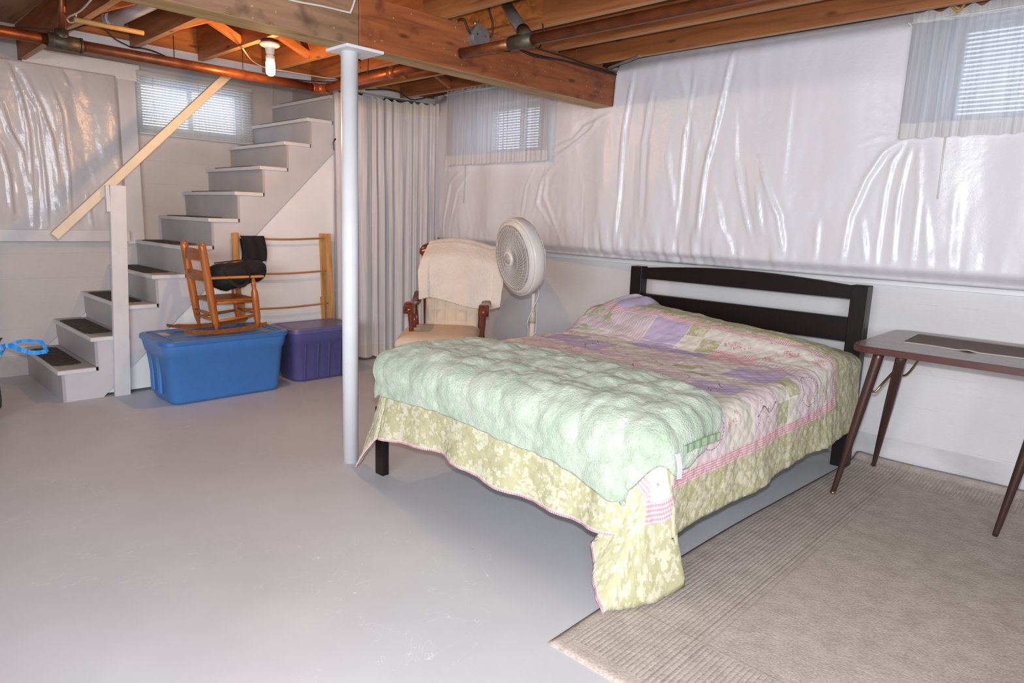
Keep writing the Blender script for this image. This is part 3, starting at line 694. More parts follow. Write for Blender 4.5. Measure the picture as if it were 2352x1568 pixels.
d = (b - a).normalized(); sub(tube('elbow', [a + d * .02, a - d * .045, a - d * .07 + Vector((0, 0, .04)), a - d * .075 + Vector((0, 0, .11))], .052, M_PVC, seg=18, n=5), o)
sub(tube('elbow_ring', [a, a + d * .016], .056, M_PVC, seg=18, n=1), o)

# bare bulb in a keyless lampholder
LX, LY = -4.17, 2.085
o = empty('bare_bulb_light', (LX, LY, JB)); tag(o, 'glowing bare bulb in a white lampholder under a joist by the stairs', 'light')
M_PORC = plain('white_porcelain', (235, 230, 222), .25, .02)
sub(lathe('mounting_box', [(.052, .0), (.052, -.018), (.048, -.02), (0, -.02)], plain('brown_box', (86, 46, 26), .5), mt=Matrix.Translation((LX, LY, JB))), o)
sub(lathe('lampholder', [(.060, -.020), (.060, -.030), (.052, -.038), (.036, -.044), (.028, -.050), (.026, -.075), (.022, -.085), (0, -.085)], M_PORC, seg=28, mt=Matrix.Translation((LX, LY, JB))), o)
sub(lathe('bulb_collar', [(.020, -.085), (.027, -.095), (.028, -.110), (.024, -.118), (0, -.118)], M_PORC, seg=24, mt=Matrix.Translation((LX, LY, JB))), o)
mb, tb = newmat('glowing_glass', .3); tb.b.inputs['Base Color'].default_value = (1, .8, .5, 1); tb.b.inputs['Emission Color'].default_value = (1, .70, .34, 1); tb.b.inputs['Emission Strength'].default_value = 16
sub(lathe('bulb_glass', [(.022, -.118), (.027, -.13), (.028, -.185), (.024, -.200), (.014, -.208), (0, -.210)], mb, seg=24, mt=Matrix.Translation((LX, LY, JB))), o)
lp = bpy.data.lights.new('bulb_light', 'POINT'); lp.energy = 26; lp.color = (1, .52, .20); lp.shadow_soft_size = .03
lpo = bpy.data.objects.new('bulb_light', lp); COL.objects.link(lpo); lpo.location = (LX, LY, JB - .255)

# ------------------------------------------------------------------ steel post
o = empty('steel_post', (-3.047, 1.925, 0)); tag(o, 'round white painted steel post carrying the ceiling beam beside the bed', 'post')
sub(tube('post_shaft', [(-3.045, 1.92, .0), (-3.03, 1.925, 2.108)], .0415, M_POLE, seg=32, n=1), o)
bm = bmesh.new(); bx(bm, -3.115, -2.925, 1.845, 2.055, 2.103, 2.1175, bev=.002); sub(frombm('top_plate', bm, M_POLE), o)

# ------------------------------------------------------------------ bed
BED = empty('bed', (-1.93, 3.0, 0)); tag(BED, 'dark espresso wooden bed frame with a slatted headboard against the wall', 'bed')
yh0, yh1 = 3.965, 4.02
for x0, x1 in ((-2.69, -2.60), (-1.24, -1.15)): sub(box('headboard_post', (x0, x1, yh0 - .01, yh1 + .01, 0, 1.037), M_DARKWOODZ, bev=.004), BED)
xa, xb = -2.60, -1.24
top = [(xa + (xb - xa) * k / 24, 1.030 + .036 * math.sin(PI * k / 24)) for k in range(25)]
bm = bmesh.new(); 
poly = [(xa, .957), (xb, .957)] + top[::-1]
A = [bm.verts.new((p[0], yh0 + .008, p[1])) for p in poly]; B_ = [bm.verts.new((p[0], yh1 - .008, p[1])) for p in poly]
bm.faces.new(A); bm.faces.new(B_[::-1])
for i in range(len(poly)): bm.faces.new((A[i], B_[i], B_[(i + 1) % len(poly)], A[(i + 1) % len(poly)]))
bmesh.ops.recalc_face_normals(bm, faces=bm.faces); bmesh.ops.triangulate(bm, faces=[f for f in bm.faces if len(f.verts) > 4])
sub(frombm('arched_rail', bm, M_DARKWOOD), BED)
sub(box('headboard_rail', (xa, xb, yh0 + .006, yh1 - .008, .718, .853), M_DARKWOOD, bev=.003), BED)
sub(box('headboard_rail', (xa, xb, yh0 + .006, yh1 - .008, .40, .53), M_DARKWOOD, bev=.003), BED)
for x0, x1 in ((-2.70, -2.675), (-1.235, -1.21)): sub(box('side_rail', (x0, x1, 1.93, yh0, .30, .38), M_DARKWOOD, bev=.003), BED)
sub(box('foot_rail', (-2.75, -1.22, 1.93, 1.955, .30, .36), M_DARKWOOD, bev=.003), BED)
sub(box('leg', (-2.815, -2.75, 1.922, 1.962, 0, .36), M_DARKWOODZ, bev=.002), BED)
sub(box('leg', (-1.285, -1.225, 1.965, 2.01, 0, .30), M_DARKWOODZ, bev=.002), BED)
for k in range(12): sub(box('bed_slat', (-2.675, -1.235, 2.0 + k * .165, 2.07 + k * .165, .37, .385), M_DARKWOOD), BED)
# mattress
M_MATT = fabric('mattress_ticking', (225, 222, 218))
bm = bmesh.new(); bx(bm, -2.69, -1.21, 1.975, 3.94, .386, .60, bev=.05); tag(frombm('mattress', bm, M_MATT, smooth=True), 'white mattress hidden under the patchwork quilt on the bed', 'mattress')

# --- quilt cloth: flat pattern coordinates (u across, v along) mapped over the bed
QX0, QX1, QY0, QY1 = -2.68, -1.21, 1.985, 3.955      # inset outline (rounding starts here)
QR = .075; QD = .455; QL = QY1 - QY0
SEAM = .25; 
def qtop(x, y):
    h = .642 + .012 * vnoise(x, y, .35, 21) + .004 * vnoise(x, y, .12, 22)
    hump = sstep(3.30, 3.62, y) * (1 - .55 * sstep(3.74, 3.95, y))
    amp = np.interp(x, [-2.8, -2.5, -2.2, -1.9, -1.5, -1.3, -1.1], [.12, .17, .165, .135, .115, .085, .01])
    return h + hump * amp
HA = [(0, -.03, -.12, .24), (.08, -.135, -.15, .20), (.2, -.105, -.17, .14), (.33, -.085, -.195, .09), (.42, -.045, -.22, .045), (.5, .0, -.238, .012), (.6, .04, -.16, .010), (.75, .095, -.03, .014), (.86, .135, .075, .05), (.93, .11, .06, .15), (1, .10, .0, .25)]
HB = [(0, 0, -.12, .25), (.25, -.05, -.14, .20), (.45, -.17, -.155, .06), (.5, -.205, -.14, .03), (.56, -.2, -.10, .06), (.75, -.17, -.04, .16), (1, -.105, 0, .26)]
def qmap(u, v):
    """u: x coordinate of flat cloth with excess beyond QX0/QX1, v: distance along from the foot inset (negative hangs over the foot)"""
    u = np.asarray(u, float); v = np.asarray(v, float)
    a = np.maximum(np.maximum(QX0 - u, u - QX1), 0); b = np.maximum(-v, 0); left = u < (QX0 + QX1) / 2
    cx = np.clip(u, QX0, QX1); cy = QY0 + np.maximum(v, 0)
    h0 = qtop(cx, cy)
    m = np.maximum(a, b); t = np.clip(m / QD, 0, 1.0)
    corner = (a > 0) & (b > 0)
    th = np.where(m > 1e-9, np.arctan2(a, b) / (PI / 2), 0)
    th = np.where(corner, th, np.where(a > 0, 1.0, 0.0))
    # hem targets (relative to inset corner)
    def tab(T, k): return np.interp(th, [q[0] for q in T], [q[k] for q in T])
    hx = np.where(left, tab(HB, 1), tab(HA, 1)); hy = np.where(left, tab(HB, 2), tab(HA, 2)); hz = np.where(left, tab(HB, 3), tab(HA, 3))
    fr = (b > 0) & ~corner; wgt = np.clip((cx - QX0) / (QX1 - QX0), 0, 1)
    hx = np.where(fr, -.03 * sstep(.8, 1, wgt), hx); hz = np.where(fr, .25 - .01 * wgt, hz)
    wob = np.where(b > 0, .020 * np.sin(cx * 9.3 + 1) + .012 * np.sin(cx * 23), .010 * np.sin(cy * 7.7) + .006 * np.sin(cy * 17))
    side = np.where(corner, np.sin(th * PI) * 0 + 0, 1.0)
    hz = hz + side * (np.where(b > 0, .018 * np.sin(cx * 5.2 + .6), .008 * np.sin(cy * 4.0 + 1))) - np.where((a > 0) & ~corner, .0, 0)
    # rim (quarter round) then straight interpolation to hem
    d = t * QD; arc = QR * PI / 2; ang = np.clip(d / arc, 0, 1) * PI / 2
    dirx = np.where(left, -1, 1) * np.sin(th * PI / 2); diry = -np.cos(th * PI / 2)
    rim_o = QR * np.sin(ang); rim_z = h0 - QR * (1 - np.cos(ang))
    s = np.clip((d - arc) / (QD - arc), 0, 1)
    fullx = dirx * QR; fully = diry * QR; z1 = h0 - QR
    se = s ** 1.35
    X = cx + np.where(d < arc, dirx * rim_o, fullx + (hx - fullx) * se)
    Y = cy + np.where(d < arc, diry * rim_o, fully + (hy - fully) * se)
    Zz = np.where(d < arc, rim_z, z1 + (hz - z1) * s)
    X = X + dirx * wob * se * side; Y = Y + diry * wob * se * side
    X = np.where(m > 0, X, u); Zz = np.where(m > 0, Zz, h0)
    return np.stack([X, Y, Zz], -1)
def quilt_puff(u, v):
    return .0022 * np.minimum(np.abs(np.sin((u + v) * 44)), np.abs(np.sin((u - v) * 44)))
st = .0125
uu = np.arange(QX0 - QD, QX1 + QD + 1e-6, st); vv = np.arange(-QD, QL + 1e-6, st)
UU, VV = np.meshgrid(uu, vv, indexing='ij')
P = qmap(UU, VV)
def normals(P):
    du = np.gradient(P, axis=0); dv = np.gradient(P, axis=1); n = np.cross(du, dv); l = np.linalg.norm(n, axis=-1, keepdims=True); return n / np.maximum(l, 1e-9)
Nn = normals(P)
wr = .007 * vnoise(UU * 1.0, VV * 3.2, .18, 31) + .005 * vnoise(UU * 3, VV, .16, 32) + .006 * vnoise(UU, VV, .07, 36) + .012 * vnoise(UU, VV, .22, 33) * (VV > 1.0) \
   + .016 * np.abs(vnoise(UU * .8 + VV, VV * 4, .16, 35)) * sstep(1.0, 1.4, VV) * (1 - sstep(1.55, 1.75, VV))
Pq = P + Nn * (quilt_puff(UU, VV) + wr)[..., None]
Pq[..., 2] = np.maximum(Pq[..., 2], .010)
# patches
uc = (UU[:-1, :-1] + UU[1:, 1:]) / 2; vc = (VV[:-1, :-1] + VV[1:, 1:]) / 2
eu = np.minimum(uc - (QX0 - QD), (QX1 + QD) - uc); ev = np.minimum(vc + QD - .05, QL - .20 - vc)
e = np.minimum(eu, ev); ebind = np.minimum(eu, vc + QD)
mi = np.zeros(uc.shape, int)                         # 0 olive border
OLIVE = .185; GING = .045
mi[(e >= OLIVE) & (e < OLIVE + GING)] = 1            # gingham band
mi[(ebind < .011)] = 1                                   # gingham binding
inner = e >= OLIVE + GING
puv = np.zeros(uc.shape + (4, 2))
iu0, iu1, iv0, iv1 = QX0 - QD + OLIVE + GING, QX1 + QD - OLIVE - GING, -QD + .05 + OLIVE + GING, QL - .20 - OLIVE - GING
rr = random.Random(11)
CW = (iu1 - iu0) / 8
def put(u0, u1, v0, v1, k):
    msk = inner & (uc >= u0) & (uc < u1) & (vc >= v0) & (vc < v1); mi[msk] = k
    for q, (du, dv) in enumerate(((0, 0), (1, 0), (1, 1), (0, 1))):
        Uq = UU[du:UU.shape[0] - 1 + du, dv:UU.shape[1] - 1 + dv]; Vq = VV[du:UU.shape[0] - 1 + du, dv:UU.shape[1] - 1 + dv]
        puv[..., q, 0][msk] = ((Uq - u0) / (u1 - u0))[msk]; puv[..., q, 1][msk] = ((Vq - v0) / (v1 - v0))[msk]
seqs = [[4, 2, 4, 7, 4, 5, 6, 4, 2], [6, 4, 8, 4, 7, 4, 6, 8, 4], [4, 7, 4, 6, 4, 7, 3, 4, 6], [8, 4, 5, 6, 8, 4, 2, 4, 8],
        [4, 6, 3, 4, 7, 4, 6, 8, 5], [4, 8, 4, 6, 4, 2, 5, 4, 9], [2, 4, 6, 4, 3, 4, 8, 6, 4], [4, 5, 2, 4, 7, 5, 2, 4, 2]]
for c in range(8):
    u0 = iu0 + c * CW; v = iv0 - (.12 if c % 2 else 0); i = 0
    while v < iv1:
        hh = (.24, .17, .20, .15)[(i + c) % 4] if 0 < c < 7 else .235; k = seqs[c][i % 9]; k = 1 if k == 9 else k
        if k == 5:     # four-patch of small squares
            for a_ in (0, 1):
                for b_ in (0, 1): put(u0 + a_ * CW / 2, u0 + (a_ + 1) * CW / 2, v + b_ * hh / 2, v + (b_ + 1) * hh / 2, 5 if (a_ + b_) % 2 else 4)
        else: put(u0, u0 + CW + .01, v, v + hh, k)
        v += hh; i += 1
def quilt_mat(name, base, kind):
    m, t = newmat(name, .85); uv = t.mapped(uv='cloth', scale=(1, 1, 1)); col = None
    if kind == 'olive':
        nz = t.n('ShaderNodeTexNoise', i_Scale=10.0, i_Detail=2.0); t.l(uv, nz.inputs['Vector'])
        n = t.n('ShaderNodeTexNoise', i_Scale=75.0, i_Detail=2.5); t.l(uv, n.inputs['Vector'])
        vo = t.n('ShaderNodeTexVoronoi', i_Scale=34.0); t.l(uv, vo.inputs['Vector'])
        s = t.math('SUBTRACT', t.math('ADD', t.math('MULTIPLY', n.outputs[0], 1.2), t.math('MULTIPLY', nz.outputs[0], .9)), t.math('MULTIPLY', vo.outputs['Distance'], .75))
        f = t.ramp(s, [(.64, (0, 0, 0, 1)), (.76, (.85, .85, .85, 1))])
        g = t.n('ShaderNodeTexNoise', i_Scale=9.0, i_Detail=3.0); t.l(uv, g.inputs['Vector'])
        bg = t.ramp(g.outputs[0], [(.35, lin((182, 177, 138))), (.65, lin((194, 189, 152)))])
        col = t.mix(f, bg, lin((215, 211, 186)))
    elif kind == 'gingham' or kind == 'gingham2':
        sp = t.n('ShaderNodeSeparateXYZ'); t.l(uv, sp.inputs[0]); sc = 95 if kind == 'gingham' else 80
        a = t.math('LESS_THAN', t.math('FRACT', t.math('MULTIPLY', sp.outputs[0], sc)), .5); b = t.math('LESS_THAN', t.math('FRACT', t.math('MULTIPLY', sp.outputs[1], sc)), .5)
        f = t.math('MULTIPLY', t.math('ADD', a, b), .5); col = t.ramp(f, [(0.0, lin((243, 222, 222))), (.5, lin((228, 184, 188))), (1.0, lin((204, 140, 148)))])
    else:
        g = t.n('ShaderNodeTexNoise', i_Scale=6.0, i_Detail=3.0); t.l(uv, g.inputs['Vector'])
        col = t.ramp(g.outputs[0], [(.35, lin([x * .96 for x in base])), (.65, lin(base))])
    if kind in ('floral', 'square'):
        w = t.n('ShaderNodeTexNoise', i_Scale=14.0, i_Detail=4.0, i_Distortion=1.5); t.l(uv, w.inputs['Vector'])
        col = t.mix(t.ramp(w.outputs[0], [(.54, (0, 0, 0, 1)), (.62, (.45, .45, .45, 1))]), col, lin((200, 197, 174)))
        vo = t.n('ShaderNodeTexVoronoi', i_Scale=9.0 if kind == 'floral' else 16.0); t.l(uv, vo.inputs['Vector'])
        w2 = t.n('ShaderNodeTexNoise', i_Scale=70.0, i_Detail=2.0); t.l(uv, w2.inputs['Vector'])
        s = t.math('ADD', vo.outputs['Distance'], t.math('MULTIPLY', t.math('SUBTRACT', w2.outputs[0], .5), .5))
        g5 = t.n('ShaderNodeTexNoise', i_Scale=7.0); t.l(uv, g5.inputs['Vector'])
        rose = t.math('MULTIPLY', t.math('GREATER_THAN', t.math('SINE', t.math('MULTIPLY', s, 62)), -.1), t.math('LESS_THAN', s, .30))
        col = t.mix(t.math('MULTIPLY', t.math('MULTIPLY', rose, t.math('GREATER_THAN', g5.outputs[0], .47)), .72), col, lin((200, 98, 112)))
        vo2 = t.n('ShaderNodeTexVoronoi', i_Scale=30.0); t.l(uv, vo2.inputs['Vector']); g2 = t.n('ShaderNodeTexNoise', i_Scale=5.0); t.l(uv, g2.inputs['Vector'])
        col = t.mix(t.math('MULTIPLY', t.math('MULTIPLY', t.math('LESS_THAN', vo2.outputs['Distance'], .2), t.math('GREATER_THAN', g2.outputs[0], .55)), .6), col, lin((214, 120, 126)))
    if kind == 'stripe':
        sp = t.n('ShaderNodeSeparateXYZ'); t.l(uv, sp.inputs[0]); col = t.mix(t.math('LESS_THAN', t.math('FRACT', t.math('MULTIPLY', sp.outputs[0], 55)), .35), col, lin([x * .9 for x in base]))
    if kind in ('ring', 'sprig', 'sprig2'):
        p = t.mapped(uv='patch'); sp = t.n('ShaderNodeSeparateXYZ'); t.l(p, sp.inputs[0])
        x = t.math('SUBTRACT', sp.outputs[0], .5); y = t.math('SUBTRACT', sp.outputs[1], .5)
        if kind == 'ring':
            r = t.math('SQRT', t.math('ADD', t.math('MULTIPLY', t.math('MULTIPLY', x, x), 1.5), t.math('MULTIPLY', y, y)))
            an = t.math('ARCTAN2', y, x); dash = t.math('GREATER_THAN', t.math('SINE', t.math('MULTIPLY', an, 34)), -.3)
            f = t.math('MULTIPLY', t.math('LESS_THAN', t.math('ABSOLUTE', t.math('SUBTRACT', r, .37)), .011), dash)
            col = t.mix(t.math('MULTIPLY', f, .85), col, lin((84, 66, 70)))
        else:
            y2 = t.math('MULTIPLY', t.math('SINE', t.math('MULTIPLY', y, 13)), .07)
            env = t.math('LESS_THAN', t.math('ABSOLUTE', y), .38)
            f = t.math('MULTIPLY', t.math('LESS_THAN', t.math('ABSOLUTE', t.math('SUBTRACT', x, y2)), .012), env)
            near = t.math('MULTIPLY', t.math('LESS_THAN', t.math('ABSOLUTE', t.math('SUBTRACT', x, y2)), .2), env)
            vo = t.n('ShaderNodeTexVoronoi', i_Scale=9.0); t.l(p, vo.inputs['Vector'])
            lf = t.math('MULTIPLY', t.math('LESS_THAN', vo.outputs['Distance'], .30), near)
            bd = t.math('MULTIPLY', t.math('LESS_THAN', vo.outputs['Distance'], .22), near)
            col = t.mix(t.math('MULTIPLY', f, .85), col, lin((70, 58, 60)))
            col = t.mix(t.math('MULTIPLY', lf, .7), col, lin((80, 66, 66))); col = t.mix(bd, col, lin((250, 246, 240)))
    if kind not in ('gingham',) and name != 'quilt_olive_floral':
        pp = t.mapped(uv='patch'); s3 = t.n('ShaderNodeSeparateXYZ'); t.l(pp, s3.inputs[0])
        ex = t.math('MINIMUM', s3.outputs[0], t.math('SUBTRACT', 1.0, s3.outputs[0])); ey = t.math('MINIMUM', s3.outputs[1], t.math('SUBTRACT', 1.0, s3.outputs[1]))
        col = t.mix(t.math('MULTIPLY', t.math('LESS_THAN', t.math('MINIMUM', ex, ey), .022), .8), col, lin((238, 232, 226)))
    t.l(col, t.b.inputs['Base Color'])
    sp = t.n('ShaderNodeSeparateXYZ'); t.l(uv, sp.inputs[0])
    q1 = t.math('ABSOLUTE', t.math('SINE', t.math('MULTIPLY', t.math('ADD', sp.outputs[0], sp.outputs[1]), 44))); q2 = t.math('ABSOLUTE', t.math('SINE', t.math('MULTIPLY', t.math('SUBTRACT', sp.outputs[0], sp.outputs[1]), 44)))
    wn = t.n('ShaderNodeTexNoise', i_Scale=28.0, i_Detail=3.0); t.l(uv, wn.inputs['Vector'])
    t.l(t.bump(t.math('ADD', t.math('MINIMUM', q1, q2), t.math('MULTIPLY', wn.outputs[0], 2.0)), .5, .0025), t.b.inputs['Normal'])
    return m
QM = [quilt_mat('quilt_olive_floral', (200, 192, 150), 'olive'), quilt_mat('quilt_gingham', (225, 180, 185), 'gingham'), quilt_mat('quilt_pink', (234, 216, 220), 'ring'),
      quilt_mat('quilt_lilac', (204, 190, 216), 'sprig'), quilt_mat('quilt_cream_floral', (234, 226, 216), 'floral'), quilt_mat('quilt_olive_square', (200, 194, 152), 'olive'),
      quilt_mat('quilt_pink_stripe', (232, 210, 214), 'stripe'), quilt_mat('quilt_pink_sprig', (234, 212, 216), 'sprig'), quilt_mat('quilt_lilac_plain', (200, 184, 214), 'plain')]
q = gridmesh('patchwork_quilt', Pq, QM, mi=mi, uvs={'cloth': np.stack([UU, VV], -1), 'patch': puv})
solid(q, .006, -1)
tag(q, 'pink, lilac and cream patchwork quilt with olive floral border draped over the bed', 'quilt')
# stitched seams between patches are recessed by a narrow cord
# --- bunched fold at the far head corner
n1, n2 = 60, 40; S, T = np.meshgrid(np.linspace(0, 1, n1), np.linspace(0, 1, n2), indexing='ij')
A0 = np.array([-2.74, 3.32]); A1 = np.array([-2.40, 3.93])
cxl = A0[0] + (A1[0] - A0[0]) * S; cyl = A0[1] + (A1[1] - A0[1]) * S
wd_ = .17 * np.sin(np.clip(S * .86 + .12, 0, 1) * PI) ** .6 + .015; of = (T - .5) * 2 * wd_
nx, ny = .889, -.459
X = cxl + nx * of; Y = cyl + ny * of
Zb = qtop(np.clip(X, QX0, QX1), Y) - .02 - .12 * np.maximum(0, QX0 - X) / .1
Zp = Zb + (.085 * np.sin(T * PI) ** .6) * (.25 + .75 * sstep(.3, .9, S)) * .75 + .022 * np.abs(np.sin(T * 8 + S * 2)) * np.sin(T * PI) * sstep(.1, .6, S)
bun = gridmesh('pillow_sham', np.stack([X, Y, Zp], -1), [QM[0], QM[1], QM[8], QM[4]], mi=np.where(S[:-1, :-1] < .38, 0, np.where(S[:-1, :-1] < .46, 1, np.where(T[:-1, :-1] > .55, 2, 3))), uvs={'cloth': np.stack([X, Y * 1.0], -1), 'patch': np.stack([S, T], -1)})
solid(bun, .006, -1)
tag(bun, 'bunched patchwork pillow sham lying at the far head corner of the bed', 'pillow sham')

# --- pale green plush throw folded over the foot of the bed
n1, n2 = 250, 130; S, T = np.meshgrid(np.linspace(0, 1, n1), np.linspace(0, 1, n2), indexing='ij')
umin = QX0 - .235; umax = QX1 + .10
u_bot = np.interp(T, [0, .3, .6, 1], [QX1 - .005, QX1 + .12, QX1 + .20, QX1 + .12])
u_left = np.interp(T, [0, .5, 1], [umin + .03, umin, umin])
Ub = u_left + (u_bot - u_left) * S
vlo = np.interp(S, [0, .12, .4, .8, 1], [-.22, -.245, -.235, -.255, -.345]); vhi = np.interp(S, [0, .1, .35, .65, .82, .93, 1], [.36, .50, .62, .60, .53, .42, .27])
Vb = vlo + (vhi - vlo) * T
Ub = Ub + .008 * np.sin(T * 40); Vb = Vb + .006 * np.sin(S * 90) * ((T < .05) | (T > .95))
Pb = qmap(Ub, Vb)
def relax(A, k):
    for _ in range(k):
        B = A.copy(); B[1:-1, 1:-1] = (A[:-2, 1:-1] + A[2:, 1:-1] + A[1:-1, :-2] + A[1:-1, 2:]) / 4
        B[0, 1:-1] = (A[0, :-2] + A[0, 2:]) / 2; B[-1, 1:-1] = (A[-1, :-2] + A[-1, 2:]) / 2; B[1:-1, 0] = (A[:-2, 0] + A[2:, 0]) / 2; B[1:-1, -1] = (A[:-2, -1] + A[2:, -1]) / 2; A = B
    return A
Pb = relax(Pb, 14); Nb = relax(normals(Pb), 30)
tuft = np.abs(np.sin((Ub - QX0) * PI / .20 + .4 * np.sin(Vb * 9))) * np.abs(np.sin((Vb + .02) * PI / .17 + .5 * np.sin(Ub * 7)))
edge = np.clip(np.minimum(np.minimum(S, 1 - S) * 12, np.minimum(T, 1 - T) * 7), 0, 1)
puff = .030 + .019 * tuft ** .8 * edge + .014 * (edge ** .5) + .014 * vnoise(Ub, Vb, .13, 41) + .008 * vnoise(Ub, Vb, .05, 43) + .006 * vnoise(Ub, Vb, .025, 42) + .016 * np.abs(vnoise(Ub + Vb * .6, Vb * 2.2, .16, 44)) * edge
Pb = Pb + Nb * puff[..., None]
def plush():
    m, t = newmat('sage_plush', .95); v = t.mapped(scale=(1, 1, 1))
    n = t.n('ShaderNodeTexNoise', i_Scale=9.0, i_Detail=5.0, i_Distortion=1.0); t.l(v, n.inputs['Vector'])
    t.l(t.ramp(n.outputs[0], [(.32, lin((170, 188, 164))), (.5, lin((188, 202, 182))), (.66, lin((202, 212, 196)))]), t.b.inputs['Base Color'])
    n2 = t.n('ShaderNodeTexNoise', i_Scale=160.0, i_Detail=3.0); t.l(v, n2.inputs['Vector']); n3 = t.n('ShaderNodeTexNoise', i_Scale=22.0, i_Detail=4.0); t.l(v, n3.inputs['Vector'])
    t.l(t.bump(t.math('ADD', t.math('MULTIPLY', n2.outputs[0], .9), t.math('MULTIPLY', n3.outputs[0], 2.2)), .8, .009), t.b.inputs['Normal'])
    t.b.inputs['Sheen Weight'].default_value = .35; t.b.inputs['Sheen Roughness'].default_value = .5; return m
M_PLUSH = plush(); M_PLUSH2 = fabric('sage_backing', (150, 172, 140), .85, 200, .4)
tb_ = gridmesh('plush_throw', Pb, [M_PLUSH]); solid(tb_, .016, -1)
tag(tb_, 'fluffy pale green throw laid across the foot of the bed', 'throw blanket')
# folded under corner of the throw showing its ribbed backing and the care label
pts = [(1566, 1030, 0, -1.10), (1605, 1013, 0, -1.09), (1646, 998, 0, -1.08)]
cr = ribbon('turned_corner', [Vector(at(*p)) + Vector((.012, 0, 0)) for p in pts], .026, M_PLUSH2, th=.006, wdir=(0, .2, 1), n=10, wave=.002); cr.parent = tb_
t1, t2 = Vector(at(1556, 1042, 0, -1.085)), Vector(at(1560, 1100, 0, -1.065))
tg = ribbon('care_label', [t1, (t1 + t2) / 2 + Vector((.006, 0, 0)), t2], .030, plain('white_satin_label', (236, 236, 240), .4, .02), th=.001, wdir=(0, 1, 0)); tg.parent = tb_

# ------------------------------------------------------------------ rug
def rug_mat():
    m, t = newmat('beige_rug', .95); v = t.mapped(scale=(1, 1, 1)); sp = t.n('ShaderNodeSeparateXYZ'); t.l(v, sp.inputs[0])
    n = t.n('ShaderNodeTexNoise', i_Scale=120.0, i_Detail=3.0); t.l(v, n.inputs['Vector']); n2 = t.n('ShaderNodeTexNoise', i_Scale=14.0, i_Detail=4.0); t.l(v, n2.inputs['Vector'])
    col = t.ramp(t.math('ADD', t.math('MULTIPLY', n.outputs[0], .6), t.math('MULTIPLY', n2.outputs[0], .4)), [(.38, lin((174, 160, 152))), (.62, lin((202, 189, 181)))])
    rib = t.math('ABSOLUTE', t.math('SINE', t.math('MULTIPLY', sp.outputs[0], 180.0)))
    band = t.math('MAXIMUM', t.math('LESS_THAN', sp.outputs[0], -.90), t.math('MAXIMUM', t.math('GREATER_THAN', sp.outputs[1], 3.93), t.math('LESS_THAN', sp.outputs[1], 1.85)))
    edge = t.math('MAXIMUM', t.math('LESS_THAN', sp.outputs[0], -1.20), t.math('MAXIMUM', t.math('GREATER_THAN', sp.outputs[1], 4.13), t.math('LESS_THAN', sp.outputs[1], 1.57)))
    on = t.math('MULTIPLY', band, t.math('SUBTRACT', 1.0, edge))
    groove = t.math('MULTIPLY', t.math('LESS_THAN', rib, .35), on)
    col = t.mix(t.math('MULTIPLY', groove, .30), col, lin((120, 110, 102)))
    for (ax, val) in ((0, -.885), (0, -.925), (1, 3.915), (1, 1.865), (0, -1.195)):
        ln = t.math('LESS_THAN', t.math('ABSOLUTE', t.math('SUBTRACT', sp.outputs[ax], val)), .004)
        col = t.mix(t.math('MULTIPLY', ln, .25), col, lin((120, 106, 98)))
    t.l(col, t.b.inputs['Base Color'])
    fieldn = t.n('ShaderNodeTexNoise', i_Scale=55.0, i_Detail=2.0); t.l(v, fieldn.inputs['Vector'])
    hgt = t.math('ADD', t.math('MULTIPLY', t.math('MULTIPLY', rib, on), 1.0), t.math('ADD', t.math('MULTIPLY', fieldn.outputs[0], 1.2), n.outputs[0]))
    t.l(t.bump(hgt, .4, .004), t.b.inputs['Normal']); return m
M_RUG = rug_mat()
xs = np.arange(-1.25, 2.3, .02); ys = np.arange(1.50, 4.215, .02); U, V = np.meshgrid(xs, ys, indexing='ij')
Zr = .009 + .002 * vnoise(U, V, .4, 51) + .05 * sstep(4.12, 4.21, V) * (.55 + .6 * vnoise(U, V * .1, .5, 52)) + .010 * sstep(4.0, 4.1, V)
Xr = U + .012 * np.sin(V * 1.9) * (U < -1.2) + .055 * ((V - 1.5) / 2.7) ** 2 + .01 * ((V - 1.5) / 2.7); Yr = V + .004 * np.sin(U * 5) * (V < 1.55)
Zr = Zr - .007 * ((U < -1.24) | (V < 1.51)) 
rg = gridmesh('area_rug', np.stack([Xr, Yr, Zr], -1), [M_RUG]); solid(rg, .008, -1)
tag(rg, 'beige ribbed indoor rug lying between the bed and the wall under the table', 'rug')

# ------------------------------------------------------------------ table with splayed metal legs
M_LAM = wood('dark_laminate', (128, 112, 106), (106, 90, 84), 0, rough=.22, knots=False); M_EDGE = plain('brown_table_edge', (82, 46, 42), .35, .15, 10)
M_BRONZE = plain('bronze_painted_metal', (84, 62, 56), .34, .1, 8, Metallic=.55); M_BRASS = plain('brass', (150, 130, 92), .3, .15, 12, Metallic=.85)
TB = empty('side_table', (-.3, 3.78, 0)); tag(TB, 'brown laminate top table with splayed bronze metal legs at the right edge', 'table')
def rrect(x0, x1, y0, y1, r, n=6, cut=None):
    P_ = []
    for cx_, cy_, a0 in ((x1 - r, y1 - r, 0), (x0 + r, y1 - r, 90), (x0 + r, y0 + r, 180), (x1 - r, y0 + r, 270)):
        for k in range(n + 1):
            a = math.radians(a0 + 90 * k / n); P_.append((cx_ + r * math.cos(a), cy_ + r * math.sin(a)))
    return P_
tpoly = rrect(-1.04, .62, 3.385, 4.16, .085)
sub(prism('table_top', tpoly, 2, .768, .799, M_EDGE, bev=.003), TB)
sub(prism('top_surface', rrect(-1.036, .616, 3.389, 4.156, .082), 2, .7995, .8005, M_LAM), TB)
def tleg(foot, topp):
    f = Vector(foot); tp = Vector(topp)
    return sub(turned('leg', f, tp, [(0, .011), (.02, .012), (.035, .0125), (.6, .0225), (.95, .0245), (1, .0245)], M_BRONZE, seg=16), TB)
